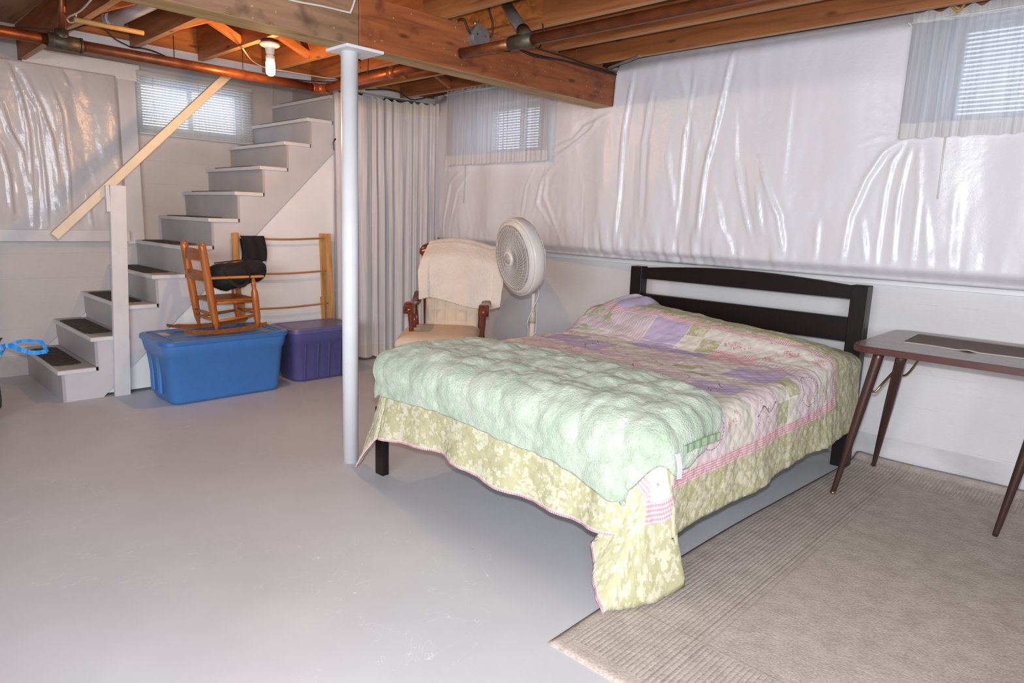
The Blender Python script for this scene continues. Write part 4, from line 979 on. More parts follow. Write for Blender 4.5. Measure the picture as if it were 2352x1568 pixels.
lf = [((-1.061, 3.49, .013), at(2022, 805, 2, .767)), ((-1.044, 4.08, .02), at(2078, 815, 2, .767)), ((-.387, 3.576, .013), None), ((-.36, 4.10, .02), None)]
l1 = tleg(lf[0][0], (lf[0][1][0], lf[0][1][1], .768)); 
p2 = at(2072, 815, 2, .767); tleg(lf[1][0], (p2[0], min(p2[1], 4.02), .768))
# foreshortened right-hand pair splays the other way
tleg((-.387, 3.576, .013), tuple(at(2420, 842, 2, .767)[:2]) + (.768,)) if False else None
f3 = at(2285, 1230, 2, .012); k3 = at(2352, 1050, 1, f3[1] + .02)
d3 = Vector(k3) - Vector(f3); top3 = Vector(f3) + d3 * ((.767 - f3[2]) / d3[2]); tleg(tuple(f3), tuple(top3))
tleg((f3[0] + .05, 4.05, .02), (top3[0] + .02, 3.98, .767))
for f in ((-1.061, 3.49, .012), (-1.044, 4.08, .02)): sub(lathe('foot_tip', [(.013, 0), (.015, .004), (.0135, .014), (0, .015)], M_BRASS, seg=14, mt=Matrix.Translation((f[0], f[1], f[2] - .001))), TB)
def brace3(pts): sub(tube('leg_brace', [tuple(at(*p)) for p in pts], .006, M_BRASS, seg=8, n=6), TB)
yq = 3.50
brace3([(2003, 899, 1, 3.50), (2012, 898, 1, 3.50), (2028, 880, 1, 3.52), (2060, 845, 1, 3.60), (2085, 812, 1, 3.66)])
brace3([(2068, 861, 1, 4.04), (2078, 862, 1, 4.0), (2088, 855, 1, 3.98), (2100, 840, 1, 3.96), (2116, 818, 1, 3.94)])
# runner cloth on the table
M_RUN = fabric('woven_runner', (128, 112, 106), .9, 120, .5); M_RUNE = fabric('runner_edge', (205, 198, 190), .9, 150, .5)
S, T = np.meshgrid(np.linspace(0, 1, 90), np.linspace(0, 1, 14), indexing='ij')
X = -.905 + 1.2 * S + .02 * (1 - T) ; Y = 3.66 + .40 * T - .05 * S + .012 * np.sin(S * 20) * (1 - T)
Zt = .8025 + .006 * np.maximum(0, np.sin(S * 30 + 1)) ** 4 * (1 - T) * (S > .2)
mi_ = np.zeros((89, 13), int); mi_[:, 0] = 1; mi_[:, -1] = 1
rn = gridmesh('table_runner', np.stack([X, Y, Zt], -1), [M_RUN, M_RUNE], mi=mi_); solid(rn, .0015, -1)
tag(rn, 'brown woven table runner with pale edging lying on the laminate table', 'table runner')

# ------------------------------------------------------------------ storage totes
def tote(name, x0, x1, y0, y1, h, col, col2, label, ribs=True, taper=.06):
    """lid outline x0..x1,y0..y1 at height h"""
    root = empty(name, ((x0 + x1) / 2, (y0 + y1) / 2, 0)); tag(root, label, 'storage tote')
    mB = plain(name + '_plastic', col, .35, .04, 20, .05, 90); mL = plain(name + '_lid', col2, .32, .04, 20, .05, 90)
    bm = bmesh.new(); N = 12; lv = []
    def ring(ins, z, r, notch=0):
        P_ = rrect(x0 + ins, x1 - ins, y0 + ins, y1 - ins, r, N); return [bm.verts.new((a, b, z)) for a, b in P_]
    prof = [(taper + .035, .0, .05), (taper + .014, .006, .06), (taper, .03, .07), (taper * .35 + .012, h * .74, .07), (taper * .35 + .004, h * .75, .075), (.012, h - .035, .075), (.010, h - .012, .075)]
    R_ = [ring(*q_) for q_ in prof]
    for a, b in zip(R_[:-1], R_[1:]):
        for k in range(len(a)): f = bm.faces.new((a[k], a[(k + 1) % len(a)], b[(k + 1) % len(a)], b[k])); f.smooth = True
    bm.faces.new(R_[0][::-1]); bm.faces.new(R_[-1])
    sub(frombm('tub', bm, mB), root)
    bm = bmesh.new(); R_ = []
    for ins, z, r in ((.004, h - .034, .08), (.0, h - .03, .085), (.0, h - .008, .085), (.006, h, .08), (.035, h, .06), (.042, h - .006, .055), (.055, h - .006, .05), (.062, h + .0, .045)):
        P_ = rrect(x0 + ins, x1 - ins, y0 + ins, y1 - ins, r, N); R_.append([bm.verts.new((a, b, z)) for a, b in P_])
    for a, b in zip(R_[:-1], R_[1:]):
        for k in range(len(a)): bm.faces.new((a[k], a[(k + 1) % len(a)], b[(k + 1) % len(a)], b[k]))
    bm.faces.new(R_[0][::-1]); bm.faces.new(R_[-1]); sub(frombm('lid', bm, mL), root)
    return root, mB, mL
t1, mB1, mL1 = tote('blue_tote', -5.155, -4.625, 1.515, 2.42, .455, (66, 124, 192), (60, 110, 176), 'bright blue plastic storage tote with lid under the small rocking chair')
# end grip recess ribs of the blue tub
for k, yy in enumerate((1.60, 2.33)): sub(box('lid_rib', (-5.08, -4.72, yy - .006, yy + .006, .4552, .459), mL1, bev=.001), t1)
for xx in (-4.77, -5.02): sub(box('lid_rib', (xx - .006, xx + .006, 1.72, 2.22, .4552, .459), mL1, bev=.001), t1)
for xx in (-5.02, -4.88): sub(box('corner_rib', (xx, xx + .05, 1.548, 1.575, .06, .33), mB1, bev=.012), t1)
t2, mB2, mL2 = tote('purple_tote', -5.155, -4.72, 2.475, 3.10, .43, (90, 88, 142), (100, 96, 148), 'purple plastic storage tote behind the steel post')
for yy in (2.59, 2.70, 2.80, 2.90): sub(beam_between('wall_rib', (-4.765, yy, .03), (-4.733, yy, .31), .010, .012, mB2, up=(1, 0, 0), bev=.002), t2)
# paper scrap on blue lid
tag(box('paper_scrap', (-5.02, -4.90, 1.60, 1.66, .4555, .4575), plain('paper', (206, 190, 180), .8)), 'small pale paper scrap on the blue tote lid beside the rocker', 'paper')

# ------------------------------------------------------------------ small rocking chair on the blue tote
M_CH = wood('honey_wood', (176, 100, 40), (140, 72, 26), 2, rough=.3, knots=False, scale=2); M_CHX = wood('honey_wood_seat', (150, 84, 36), (120, 62, 24), 0, rough=.35, knots=False, scale=2)
M_CHL = wood('light_oak_arm', (196, 128, 60), (160, 96, 40), 1, rough=.35, knots=False, scale=2)
RC = empty('small_rocking_chair', (-4.9, 2.0, .457)); tag(RC, 'small honey brown wooden rocking chair standing on the blue tote', 'rocking chair')
zf = .457
for X0, sg in ((-4.76, 1), (-5.08, -1)):
    # rocker
    pts = [(1.70, .030), (1.78, .012), (1.88, .002), (1.98, .0), (2.08, .004), (2.18, .014), (2.29, .034)]
    bm = bmesh.new(); rows = []
    for i, (y, z) in enumerate(smooth_path([(0, a, b) for a, b in pts], 3)[0:0] or [(p.y, p.z) for p in smooth_path([(0, a, b) for a, b in pts], 3)]):
        hh = .030 * (1 if 1.75 < y < 2.26 else .7)
        rows.append([bm.verts.new((X0 + dx, y, zf + z + dz)) for dx, dz in ((-.009, 0), (.009, 0), (.009, hh), (-.009, hh))])
    for a, b in zip(rows[:-1], rows[1:]):
        for k in range(4): bm.faces.new((a[k], a[(k + 1) % 4], b[(k + 1) % 4], b[k]))
    bm.faces.new(rows[0][::-1]); bm.faces.new(rows[-1]); bmesh.ops.recalc_face_normals(bm, faces=bm.faces)
    sub(frombm('rocker', bm, M_CHX), RC)
    sub(turned('back_post', (X0, 1.925, zf + .018), (X0 + .0, 1.845, 1.10), [(0, .009), (.04, .012), (.12, .022), (.30, .027), (.6, .027), (.90, .026), (.95, .027), (.985, .021), (1, .0)], M_CH, RC and None, seg=14), RC)
    sub(turned('front_leg', (X0 + .004 * sg, 2.225, zf + .022), (X0 + .01 * sg, 2.195, .845), [(0, .009), (.05, .014), (.2, .024), (.55, .026), (.72, .024), (.8, .014), (.88, .018), (1, .009)], M_CH, seg=14), RC)
    sub(box('arm', (X0 - .022, X0 + .022, 1.885, 2.275, .845, .862), M_CHL, bev=.006), RC)
    sub(turned('side_stretcher', (X0, 1.915, .545), (X0, 2.21, .572), [(0, .008), (.5, .011), (1, .008)], M_CH, seg=10), RC)
    sub(turned('seat_side_rail', (X0, 1.90, .676), (X0, 2.20, .678), [(0, .010), (.5, .011), (1, .010)], M_CH, seg=10), RC)
for y, z in ((1.905, .560), (2.215, .585), (1.900, .60)): sub(turned('cross_stretcher', (-5.08, y, z), (-4.76, y, z), [(0, .008), (.5, .0105), (1, .008)], M_CH, seg=10), RC)
sub(prism('seat', [(-5.10, 2.215), (-4.74, 2.215), (-4.765, 1.895), (-5.075, 1.895)], 2, .685, .700, M_CHX, bev=.004), RC)
for z0, z1, yy in ((.835, .895, 1.862), (.975, 1.045, 1.852)):
    bm = bmesh.new(); rows = []
    for k in range(13):
        s = k / 12; x = -5.07 + .30 * s; y = yy - .022 * math.sin(PI * s); zb, zt_ = z0, z1 + .012 * math.sin(PI * s)
        rows.append([bm.verts.new((x, y + dy, z)) for dy, z in ((-.005, zb), (.005, zb), (.005, zt_), (-.005, zt_))])
    for a, b in zip(rows[:-1], rows[1:]):
        for k in range(4): bm.faces.new((a[k], b[k], b[(k + 1) % 4], a[(k + 1) % 4]))
    bm.faces.new(rows[0]); bm.faces.new(rows[-1][::-1]); sub(frombm('back_slat', bm, M_CHX), RC)
# black bag resting on it
M_BLK = fabric('black_canvas', (24, 24, 27), .8, 260, .5)
BG = empty('black_bag', (-4.92, 2.1, .70)); tag(BG, 'black canvas duffel bag lying across the arms of the small rocking chair', 'bag')
S, T = np.meshgrid(np.linspace(0, 1, 60), np.linspace(0, 1, 48), indexing='ij')
yc = 1.925 + .44 * S; zc_ = .845 + .045 * S - .0; rz = np.clip(np.sin(S * PI) ** .25, .02, 1) * (.085 + .008 * np.sin(S * 9)); rx = np.clip(np.sin(S * PI) ** .3, .02, 1) * .118
an = T * 2 * PI; sq = np.abs(np.cos(an)) ** .7 * np.sign(np.cos(an)); sz = np.abs(np.sin(an)) ** .8 * np.sign(np.sin(an))
low = np.where(sz < 0, 1 + .35 * np.exp(-((S - .38) / .28) ** 2), 1)
X = -4.92 + rx * sq * (1 + .10 * vnoise(S * 3, T * 6, .35, 61)); Zz = zc_ + rz * sz * low * (1 + .18 * vnoise(S * 4, T * 5, .3, 62))
X = np.where(Zz < .868, np.clip(X, -5.052, -4.789), X); Zz = np.maximum(Zz, .703)
sub(gridmesh('bag_body', np.stack([X, yc + .0 * X, Zz], -1), [M_BLK]), BG)
sub(ribbon('carry_strap', [(-4.80, 1.98, .90), (-4.775, 2.0, .865), (-4.728, 2.02, .83), (-4.725, 2.07, .795), (-4.725, 2.12, .80), (-4.73, 2.16, .85), (-4.77, 2.17, .895), (-4.82, 2.17, .93)], .022, M_BLK, th=.003, wdir=(0, .4, 1)), BG)
sub(tube('zip_seam', [(-4.92, 1.99, .945), (-4.92, 2.1, .955), (-4.92, 2.3, .972)], .004, M_BLK, seg=6), BG)

# ------------------------------------------------------------------ wooden clothes drying rack
M_RK = wood('pine_rack', (190, 140, 82), (160, 110, 58), 2, rough=.5, knots=False, scale=1.5); M_RKX = wood('pine_rod', (176, 124, 72), (150, 100, 54), 1, rough=.5, knots=False)
RK = empty('drying_rack', (-5.12, 2.65, 0)); tag(RK, 'wooden clothes drying rack standing behind the totes, under the stairs', 'drying rack')
for yl_, yt in ((2.24, 2.225), (3.06, 3.03)):
    s = 1 if yl_ < 2.6 else -1
    sub(beam_between('side_board', (-5.17, yl_ + .035, .0), (-5.185, yt + .035, 1.152), .022, .045, M_RK, up=(0, 1, 0)), RK)
    sub(beam_between('side_board', (-5.235, yl_ + .035 + s * .03, .0), (-5.235, yt + .035 + s * .028, 1.152), .022, .045, M_RK, up=(0, 1, 0)), RK)
    sub(beam_between('side_board', (-5.205, yl_ + .035 + s * .045, .0), (-5.205, yt + .035 + s * .052, .615), .014, .035, M_RK, up=(0, 1, 0)), RK)
for z in (1.12, .842, .56, .28):
    sub(tube('rod', [(-5.20, 2.275, z - .004), (-5.202, 2.675, z - .018), (-5.20, 3.08, z - .004)], .0075, M_RKX, seg=8), RK)
for z in (1.02, .74): sub(tube('rod', [(-5.165, 2.24, z - .0), (-5.165, 3.04, z)], .006, M_RKX, seg=8, n=1), RK) if False else None
S, T = np.meshgrid(np.linspace(0, 1, 30), np.linspace(0, 1, 40), indexing='ij')
ang = (T - .5) * 2; dd = np.abs(ang)
X = -5.20 + np.where(ang < 0, .012, -.012) * np.minimum(1, dd * 8); Zc = 1.127 - np.maximum(0, dd - .03) * np.where(ang < 0, .205, .19) + .004 * np.sin(S * 22) * dd
cl = gridmesh('black_cloth', np.stack([X + .004 * np.sin(S * 14 + T * 5), 2.32 + .19 * S + .008 * np.sin(T * 9), Zc], -1), [M_BLK]); solid(cl, .003, 1)
tag(cl, 'small black cloth hung over the top rod of the drying rack', 'cloth')
tag(tube('hook', [tuple(at(*p)) for p in ((772, 318, 0, -5.22), (766, 326, 0, -5.22), (767, 345, 0, -5.22))], .006, M_CABLE, seg=8), 'small black hook beside the top of the under-stair panel', 'hook')

# ------------------------------------------------------------------ cushioned rocking chair
M_MAH = wood('mahogany_wood', (112, 56, 32), (78, 34, 20), 2, rough=.18, knots=False, scale=2); M_CREAM = fabric('cream_twill', (226, 206, 184), .85, 260, .3)
CH = empty('rocking_chair', (-3.80, 3.26, 0), math.atan2(.687, .726)); tag(CH, 'large dark reddish wooden rocking chair with scrolled arms beyond the bed', 'rocking chair')
bpy.context.view_layer.update()
def cp(o): o.parent = CH; return o          # local coordinates: x right, y back, z up
def lp_(o): o.matrix_world = CH.matrix_world; return o
for s in (-1, 1):
    cp(tube('rocker', [(s * .235, -.38, .055), (s * .235, -.2, .025), (s * .235, .05, .018), (s * .235, .3, .04), (s * .235, .52, .11)], .017, M_MAH, seg=8))
    cp(turned('front_leg', (s * .235, -.20, .035), (s * .22, -.19, .37), [(0, .014), (.1, .018), (.4, .024), (.5, .018), (.6, .026), (.9, .022), (1, .015)], M_MAH))
    cp(turned('rear_leg', (s * .235, .20, .035), (s * .20, .18, .37), [(0, .014), (.1, .018), (.4, .024), (.5, .018), (.6, .026), (.9, .022), (1, .015)], M_MAH))
    cp(turned('back_post', (s * .20, .16, .36), (s * .235, .36, 1.06), [(0, .02), (.1, .016), (.5, .021), (.9, .018), (1, .014)], M_MAH))
    # arm: flat top sweeping back, with rolled front
    bm = bmesh.new(); prof = [(-.27, .665), (-.275, .69), (-.255, .712), (-.22, .722), (-.1, .715), (.02, .70), (.12, .715), (.22, .76)]; low_ = [(-.235, .655), (-.225, .668), (-.22, .678), (-.2, .688), (-.1, .688), (.02, .674), (.12, .69), (.22, .737)]
    rows = []
    for (y, z), (y2, z2) in zip(prof, low_):
        w = .034 if y > -.2 else .037
        rows.append([bm.verts.new((s * .265 + dx, yy, zz)) for dx, yy, zz in ((-w, y2, z2), (w, y2, z2), (w, y, z), (-w, y, z))])
    for a, b in zip(rows[:-1], rows[1:]):
        for k in range(4): bm.faces.new((a[k], a[(k + 1) % 4], b[(k + 1) % 4], b[k]))
    bm.faces.new(rows[0][::-1]); bm.faces.new(rows[-1]); bmesh.ops.recalc_face_normals(bm, faces=bm.faces)
    bmesh.ops.bevel(bm, geom=list(bm.edges), offset=.006, segments=2, affect='EDGES')
    cp(frombm('arm', bm, M_MAH, smooth=True))
    cp(tube('arm_scroll', [(s * .265 - .037, -.245, .672), (s * .265 + .037, -.245, .672)], .032, M_MAH, seg=18, n=1))
    cp(turned('arm_support', (s * .25, -.20, .40), (s * .262, -.21, .69), [(0, .02), (.2, .024), (.5, .016), (.8, .021), (1, .014)], M_MAH))
    for y in (-.06, .06): cp(turned('arm_spindle', (s * .245, y, .40), (s * .262, y - .01, .685), [(0, .008), (.5, .013), (1, .008)], M_MAH, seg=10))
    cp(turned('side_stretcher', (s * .228, -.20, .18), (s * .222, .20, .18), [(0, .01), (.5, .016), (1, .01)], M_MAH, seg=10))
cp(box('seat', (-.27, .27, -.25, .22, .365, .40), M_MAH, bev=.014))
cp(turned('cross_stretcher', (-.228, -.20, .20), (.228, -.20, .20), [(0, .01), (.3, .014), (.5, .02), (.7, .014), (1, .01)], M_MAH, seg=10))
cp(turned('cross_stretcher', (-.228, .20, .20), (.228, .20, .20), [(0, .01), (.5, .016), (1, .01)], M_MAH, seg=10))
for k in range(6): cp(turned('back_spindle', (-.15 + .06 * k, .17, .38), (-.17 + .068 * k, .355, 1.02), [(0, .008), (.5, .011), (1, .008)], M_MAH, seg=8))
bm = bmesh.new(); rows = []
for k in range(25):
    s = k / 24; x = -.285 + .57 * s; c_ = math.sin(PI * s); e_ = min(1, min(s, 1 - s) * 14 + .35)
    zc__ = 1.055 + .035 * c_; hh = (.045 + .018 * c_) * e_; y = .37 + .03 * c_
    rows.append([bm.verts.new((x, y + dy, zc__ + dz)) for dy, dz in ((-.013, -hh), (.013, -hh), (.016, 0), (.010, hh), (-.010, hh), (-.016, 0))])
for a, b in zip(rows[:-1], rows[1:]):
    for k in range(6): bm.faces.new((a[k], b[k], b[(k + 1) % 6], a[(k + 1) % 6]))
bm.faces.new(rows[0]); bm.faces.new(rows[-1][::-1]); cp(frombm('crest_rail', bm, M_MAH, smooth=True))
def cushion(name, w, d, th, nu, nv, tuft, label):
    S, T = np.meshgrid(np.linspace(-1, 1, 56), np.linspace(-1, 1, 56), indexing='ij')
    e = np.clip(1 - np.maximum(np.abs(S), np.abs(T)) ** 7, 0, 1) ** .5
    tf = np.abs(np.cos(S * PI * nu / 2)) ** .5 * np.abs(np.cos(T * PI * nv / 2)) ** .5 if tuft else .75 + .25 * np.cos(S * 1.3) * np.cos(T * 1.3)
    k = 1 - .035 * (np.abs(S * T)) ** 2
    top = th / 2 * e * (.45 + .55 * tf); bot = -th / 2 * e * .7
    bm = bmesh.new(); A = [[bm.verts.new((S[i, j] * w / 2 * k[i, j], T[i, j] * d / 2 * k[i, j], top[i, j])) for j in range(56)] for i in range(56)]
    B = [[A[i][j] if i in (0, 55) or j in (0, 55) else bm.verts.new((S[i, j] * w / 2 * k[i, j], T[i, j] * d / 2 * k[i, j], bot[i, j])) for j in range(56)] for i in range(56)]
    for i in range(55):
        for j in range(55):
            bm.faces.new((A[i][j], A[i + 1][j], A[i + 1][j + 1], A[i][j + 1])).smooth = True
            bm.faces.new((B[i][j + 1], B[i + 1][j + 1], B[i + 1][j], B[i][j])).smooth = True
    o = frombm(name, bm, M_CREAM); return tag(o, label, 'cushion')
c1 = cushion('seat_cushion', .58, .60, .135, 4, 4, False, 'plump cream seat cushion on the large rocking chair')
c1.matrix_world = CH.matrix_world @ Matrix.Translation((-.06, -.12, .452)) @ Matrix.Rotation(math.radians(2), 4, 'X')
c2 = cushion('back_cushion', .42, .60, .085, 5, 6, True, 'tufted cream back cushion below the throw on the large rocking chair')
c2.matrix_world = CH.matrix_world @ Matrix.Translation((0, .215, .77)) @ Matrix.Rotation(math.radians(74), 4, 'X')
# cream throw over the chair back
S, T = np.meshgrid(np.linspace(0, 1, 90), np.linspace(0, 1, 110), indexing='ij')
Lf = .52; Lb = .30; d = T * (Lf + Lb) - Lb       # d<0 behind, d>0 in front
wdt = .27 + .05 * sstep(.0, .3, d) ; 
x = (S - .5) * 2 * wdt * (1 + .04 * np.sin(d * 9)) + .065
zt_ = 1.114 + .053 * np.sin(PI * np.clip((x + .285) / .57, 0, 1))
lean = .27
y = np.where(d < 0, .415 + .0 * d, .325 - lean * np.maximum(d, 0) * 1.0) - .02 * np.cos((S - .5) * PI) * (d > 0)
ro = .045; aa = np.clip(d / ro, -1, 1) * PI / 2
y = np.where(np.abs(d) < ro, .37 - .045 * np.sin(aa), np.where(d < 0, .415, .325 - lean * (d - ro))); y = y + .02 * (.5 - np.abs(S - .5)) 
z = np.where(np.abs(d) < ro, zt_ - .03 * (1 - np.cos(aa)), zt_ - .03 - (np.abs(d) - ro) * .96)
hem = .86 + .15 * np.sin(np.clip(S * 3.2 - .35, 0, PI)); z = np.where(d > 0, zt_ - (zt_ - z) * hem, z)
y = np.where(d > ro, (.318) + (.168 - .286 * (.9 - z) - .318) * sstep(.0, .16, d), y)
y = y - np.where(d > 0, .014 * np.sin(S * 11 + d * 3) * sstep(.05, .4, d) + .03 * sstep(.1, .5, d) * (np.abs(S - .5) > .38), 0) - .02 * (d > 0.04)
y = y + .014 * vnoise(S * 3, T * 2, .35, 71) + .004 * vnoise(S * 3, T * 3, .06, 72)
M_THR = fabric('cream_knit', (232, 220, 208), .95, 75, 1.6, .3)
th_ = gridmesh('cream_throw', np.stack([x, y, z + .003 * np.sin(S * 160) * ((T > .97) | (T < .03))], -1), [M_THR]); solid(th_, .009, 1)
th_.matrix_world = CH.matrix_world; tag(th_, 'cream knitted throw draped over the back of the large rocking chair', 'throw blanket')

# ------------------------------------------------------------------ pedestal fan
M_FAN = plain('white_fan_plastic', (214, 208, 204), .35, .03); M_FANG = plain('grey_fan_hub', (168, 160, 158), .3, .05); M_BLADE = plain('fan_blade', (176, 168, 168), .3, .04)
fc = Vector(EYE + 4.33 * (RR.T @ np.array([(1192 - 1176) / FPX, (590 - 784) / FPX, 1.0])))
FAN = empty('pedestal_fan', (fc.x + .03, fc.y + .12, 0)); tag(FAN, 'white pedestal fan facing left between the rocking chair and the bed', 'fan')
nrm = Vector((-.27, -.945, -.15)).normalized(); Mf = align(fc, nrm); RF = .245
def ringp(bm, r, z, tr, seg=48, s2=6):
    P_ = [(r * math.cos(2 * PI * k / seg), r * math.sin(2 * PI * k / seg), z) for k in range(seg)]
    rings = []
    for k in range(seg):
        c = Vector(P_[k]); rd = Vector((c.x, c.y, 0)).normalized()
        rings.append([bm.verts.new(Mf @ (c + rd * math.cos(2 * PI * j / s2) * tr + Vector((0, 0, 1)) * math.sin(2 * PI * j / s2) * tr)) for j in range(s2)])
    for k in range(seg):
        for j in range(s2): bm.faces.new((rings[k][j], rings[(k + 1) % seg][j], rings[(k + 1) % seg][(j + 1) % s2], rings[k][(j + 1) % s2])).smooth = True
# rim band
sub(lathe('rim', [(RF - .012, .03), (RF + .0, .034), (RF + .006, .02), (RF + .006, -.03), (RF, -.036), (RF - .012, -.03), (RF - .012, .03)], M_FAN, seg=64, mt=Mf), FAN)
sub(lathe('grille_border', [(RF - .034, .052), (RF - .006, .038), (RF - .004, .032), (RF - .036, .046), (RF - .034, .052)], M_FAN, seg=64, mt=Mf), FAN)
bm = bmesh.new()
NW = 46
for k in range(NW):      # spiral wires of the front grille
    a0 = 2 * PI * k / NW; pts = []
    for j in range(7):
        t_ = j / 6; r = .045 + (RF - .03 - .045) * t_; a = a0 + .85 * t_; pts.append(Mf @ Vector((r * math.cos(a), r * math.sin(a), .075 - .028 * t_ ** 2)))
    tube_bm(bm, pts, .0017, 4, 2, caps=False)
for r, z in ((.10, .070), (.155, .060), (.19, .053)): ringp(bm, r, z, .0016, 48, 4)
sub(frombm('front_grille', bm, M_FAN), FAN)['kind'] = 'stuff'
bm = bmesh.new()
for k in range(56):
    a = 2 * PI * k / 56; pts = [Mf @ Vector((r * math.cos(a), r * math.sin(a), z)) for r, z in ((RF - .004, -.03), (RF - .008, -.045), (RF - .03, -.065), (.16, -.085), (.06, -.095))]
    tube_bm(bm, pts, .0017, 4, 2, caps=False)
for r, z in ((RF - .005, -.04), (RF - .012, -.052), (RF - .03, -.066), (.19, -.08), (.12, -.092)): ringp(bm, r, z, .002, 48, 4)
sub(frombm('rear_grille', bm, M_FAN), FAN)['kind'] = 'stuff'
sub(lathe('hub_ring', [(.048, .066), (.050, .080), (.044, .088), (.032, .086), (.030, .08)], M_FAN, seg=32, mt=Mf), FAN)
sub(lathe('hub_badge', [(.033, .078), (.033, .088), (.026, .094), (0, .097)], M_FANG, seg=32, mt=Mf), FAN)
for k in range(5):
    a0 = 2 * PI * k / 5; bm = bmesh.new(); rows = []
    for j in range(8):
        r = .03 + .175 * j / 7; wv_ = .10 + .52 * math.sin(min(1, j / 5) * PI / 2) - .15 * (j / 7) ** 3
        rows.append([bm.verts.new(Mf @ Vector((r * math.cos(a0 + .25 * j / 7 + wv_ * (q / 4 - .5)), r * math.sin(a0 + .25 * j / 7 + wv_ * (q / 4 - .5)), .0 + .05 * (q / 4 - .5)))) for q in range(5)])
    for a, b in zip(rows[:-1], rows[1:]):
        for q in range(4): bm.faces.new((a[q], a[q + 1], b[q + 1], b[q])).smooth = True
    bl = sub(frombm('blade', bm, M_BLADE), FAN); solid(bl, .002, 0)
sub(lathe('blade_hub', [(0, .03), (.03, .028), (.036, .0), (.036, -.03), (0, -.03)], M_BLADE, seg=24, mt=Mf), FAN)
sub(lathe('motor_housing', [(.03, -.03), (.05, -.05), (.06, -.09), (.06, -.15), (.05, -.18), (.02, -.195), (0, -.196)], M_FAN, seg=28, mt=Mf), FAN)
pb = Vector((FAN.location.x, FAN.location.y, 0))
sub(tube('upper_pole', [(pb.x, pb.y, .66), (pb.x, pb.y, fc.z - .03)], .0125, M_FAN, seg=14, n=1), FAN)
sub(tube('lower_pole', [(pb.x, pb.y, .03), (pb.x, pb.y, .66)], .017, M_FAN, seg=14, n=1), FAN)
sub(lathe('height_collar', [(.019, .0), (.024, .02), (.022, .07), (.0165, .085), (0, .085)], plain('greige_collar', (176, 168, 154), .4), seg=18, mt=Matrix.Translation((pb.x, pb.y, .655))), FAN)
sub(box('neck', (pb.x - .016, pb.x + .016, pb.y - .03, pb.y + .03, fc.z - .075, fc.z - .005), M_FAN, bev=.006), FAN)
sub(lathe('base_disc', [(0, 0), (.16, 0), (.165, .01), (.14, .025), (.04, .035), (.025, .06), (0, .06)], M_FAN, seg=36, mt=Matrix.Translation((pb.x, pb.y, 0))), FAN)
sub(tube('power_cord', [(pb.x + .01, pb.y - .02, fc.z - .07), (pb.x + .045, pb.y + .0, .86), (pb.x + .02, pb.y - .02, .76), (pb.x - .02, pb.y - .026, .66), (pb.x - .035, pb.y, .58), (pb.x - .02, pb.y - .02, .4), (pb.x, pb.y - .03, .05)], .003, M_FAN, seg=6), FAN)
sub(tube('power_cord', [(pb.x + .035, pb.y, .80), (pb.x + .033, pb.y, .68), (pb.x + .04, pb.y - .01, .60), (pb.x + .025, pb.y - .02, .57), (pb.x + .03, pb.y - .02, .5)], .0025, M_FAN, seg=6), FAN)

# ------------------------------------------------------------------ bin bag with blue drawstring at the left edge
M_BAG = plastic_mat('black_bin_bag', (30, 24, 22), .25, 40)
TBG = empty('rubbish_bag', (-5.03, .55, 0)); tag(TBG, 'dark brown-black rubbish bag with a blue drawstring at the left picture edge', 'rubbish bag')
S, T = np.meshgrid(np.linspace(0, 1, 70), np.linspace(0, 1, 60), indexing='ij')
an = S * 2 * PI; rr_ = np.interp(T, [0, .05, .2, .45, .7, .85, .93, 1], [.02, .15, .20, .20, .15, .08, .035, .06]); zz_ = np.interp(T, [0, .05, .2, .45, .7, .85, .93, 1], [.004, .01, .08, .22, .38, .45, .475, .53])
rr_ = rr_ * (1 + .22 * vnoise(np.cos(an) * 2 + 9, T * 4 + np.sin(an), .35, 81) + .10 * np.sin(an * 9) * sstep(.6, .95, T))
ox = np.interp(T, [0, .6, .93, 1], [-.05, -.05, .10, .115]); oy = np.interp(T, [0, .6, .93, 1], [-.05, -.05, .10, .11])
V_ = np.stack([-5.03 + ox + rr_ * np.cos(an), .55 + oy + rr_ * np.sin(an), zz_], -1); V_[-1] = V_[0]
sub(gridmesh('bag_body', V_, [M_BAG]), TBG)
M_TIE = plain('blue_drawstring', (30, 140, 225), .35, .1)
k0 = Vector(at(14, 797, 0, -4.90))
def lpnt(px, py, x): return tuple(at(px, py, 0, x))
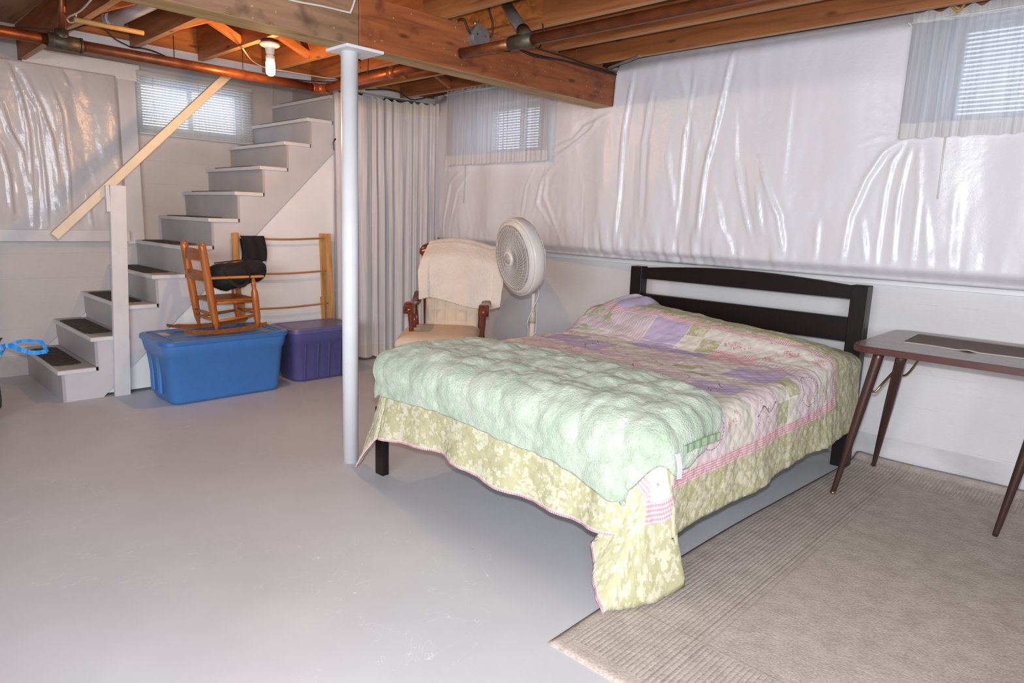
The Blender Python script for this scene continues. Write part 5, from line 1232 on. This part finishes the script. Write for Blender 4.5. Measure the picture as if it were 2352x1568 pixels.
sub(ribbon('drawstring', [lpnt(-6, 800, -4.93), lpnt(14, 795, -4.90), lpnt(50, 783, -4.86), lpnt(88, 784, -4.82), lpnt(98, 788, -4.81), lpnt(108, 808, -4.80)], .020, M_TIE, th=.0015, wdir=(0, 0, 1), wave=.002), TBG)
sub(ribbon('drawstring', [lpnt(-4, 800, -4.92), lpnt(18, 793, -4.89), lpnt(50, 804, -4.84), lpnt(80, 810, -4.81), lpnt(108, 806, -4.80)], .026, M_TIE, th=.0015, wdir=(0, .2, 1), wave=.002), TBG)
sub(ribbon('drawstring', [lpnt(14, 797, -4.90), lpnt(6, 808, -4.88), lpnt(-6, 820, -4.88)], .018, M_TIE, th=.0015, wdir=(0, .5, 1)), TBG)

# ------------------------------------------------------------------ small pieces hang under the part they belong to
def kids(root, nm): return [c for c in root.children if c.name.split('.')[0] == nm]
def own(root, child, part):
    """each 'child' piece becomes a sub-part of the nearest 'part' of the same thing"""
    def cen(o):
        bb = [Vector(c) for c in o.bound_box]; return sum(bb, Vector()) / 8
    ps = kids(root, part)
    for c in kids(root, child):
        q = min(ps, key=lambda p: (cen(p) - cen(c)).length); c.parent = q; c.matrix_parent_inverse = Matrix()
things = {o.name: o for o in bpy.data.objects if o.parent is None}
for nm, ch, pa in (('staircase', 'tread_paint', 'tread'), ('junction_box', 'screw', 'cover_plate'), ('blue_tote', 'lid_rib', 'lid'), ('blue_tote', 'corner_rib', 'tub'),
                   ('purple_tote', 'wall_rib', 'tub'), ('side_table', 'foot_tip', 'leg'), ('side_table', 'top_surface', 'table_top'), ('rocking_chair', 'arm_scroll', 'arm'),
                   ('drain_pipe', 'solder_ring', 'tee_fitting'), ('copper_pipe', 'branch_collar', 'branch_pipe'), ('vent_pipe', 'elbow_ring', 'elbow'), ('pedestal_fan', 'hub_badge', 'hub_ring'),
                   ('pedestal_fan', 'grille_border', 'rim'), ('bare_bulb_light', 'bulb_collar', 'bulb_glass'), ('newel_post', 'packing_block', 'post_board'), ('black_bag', 'zip_seam', 'bag_body')):
    own(things[nm], ch, pa)
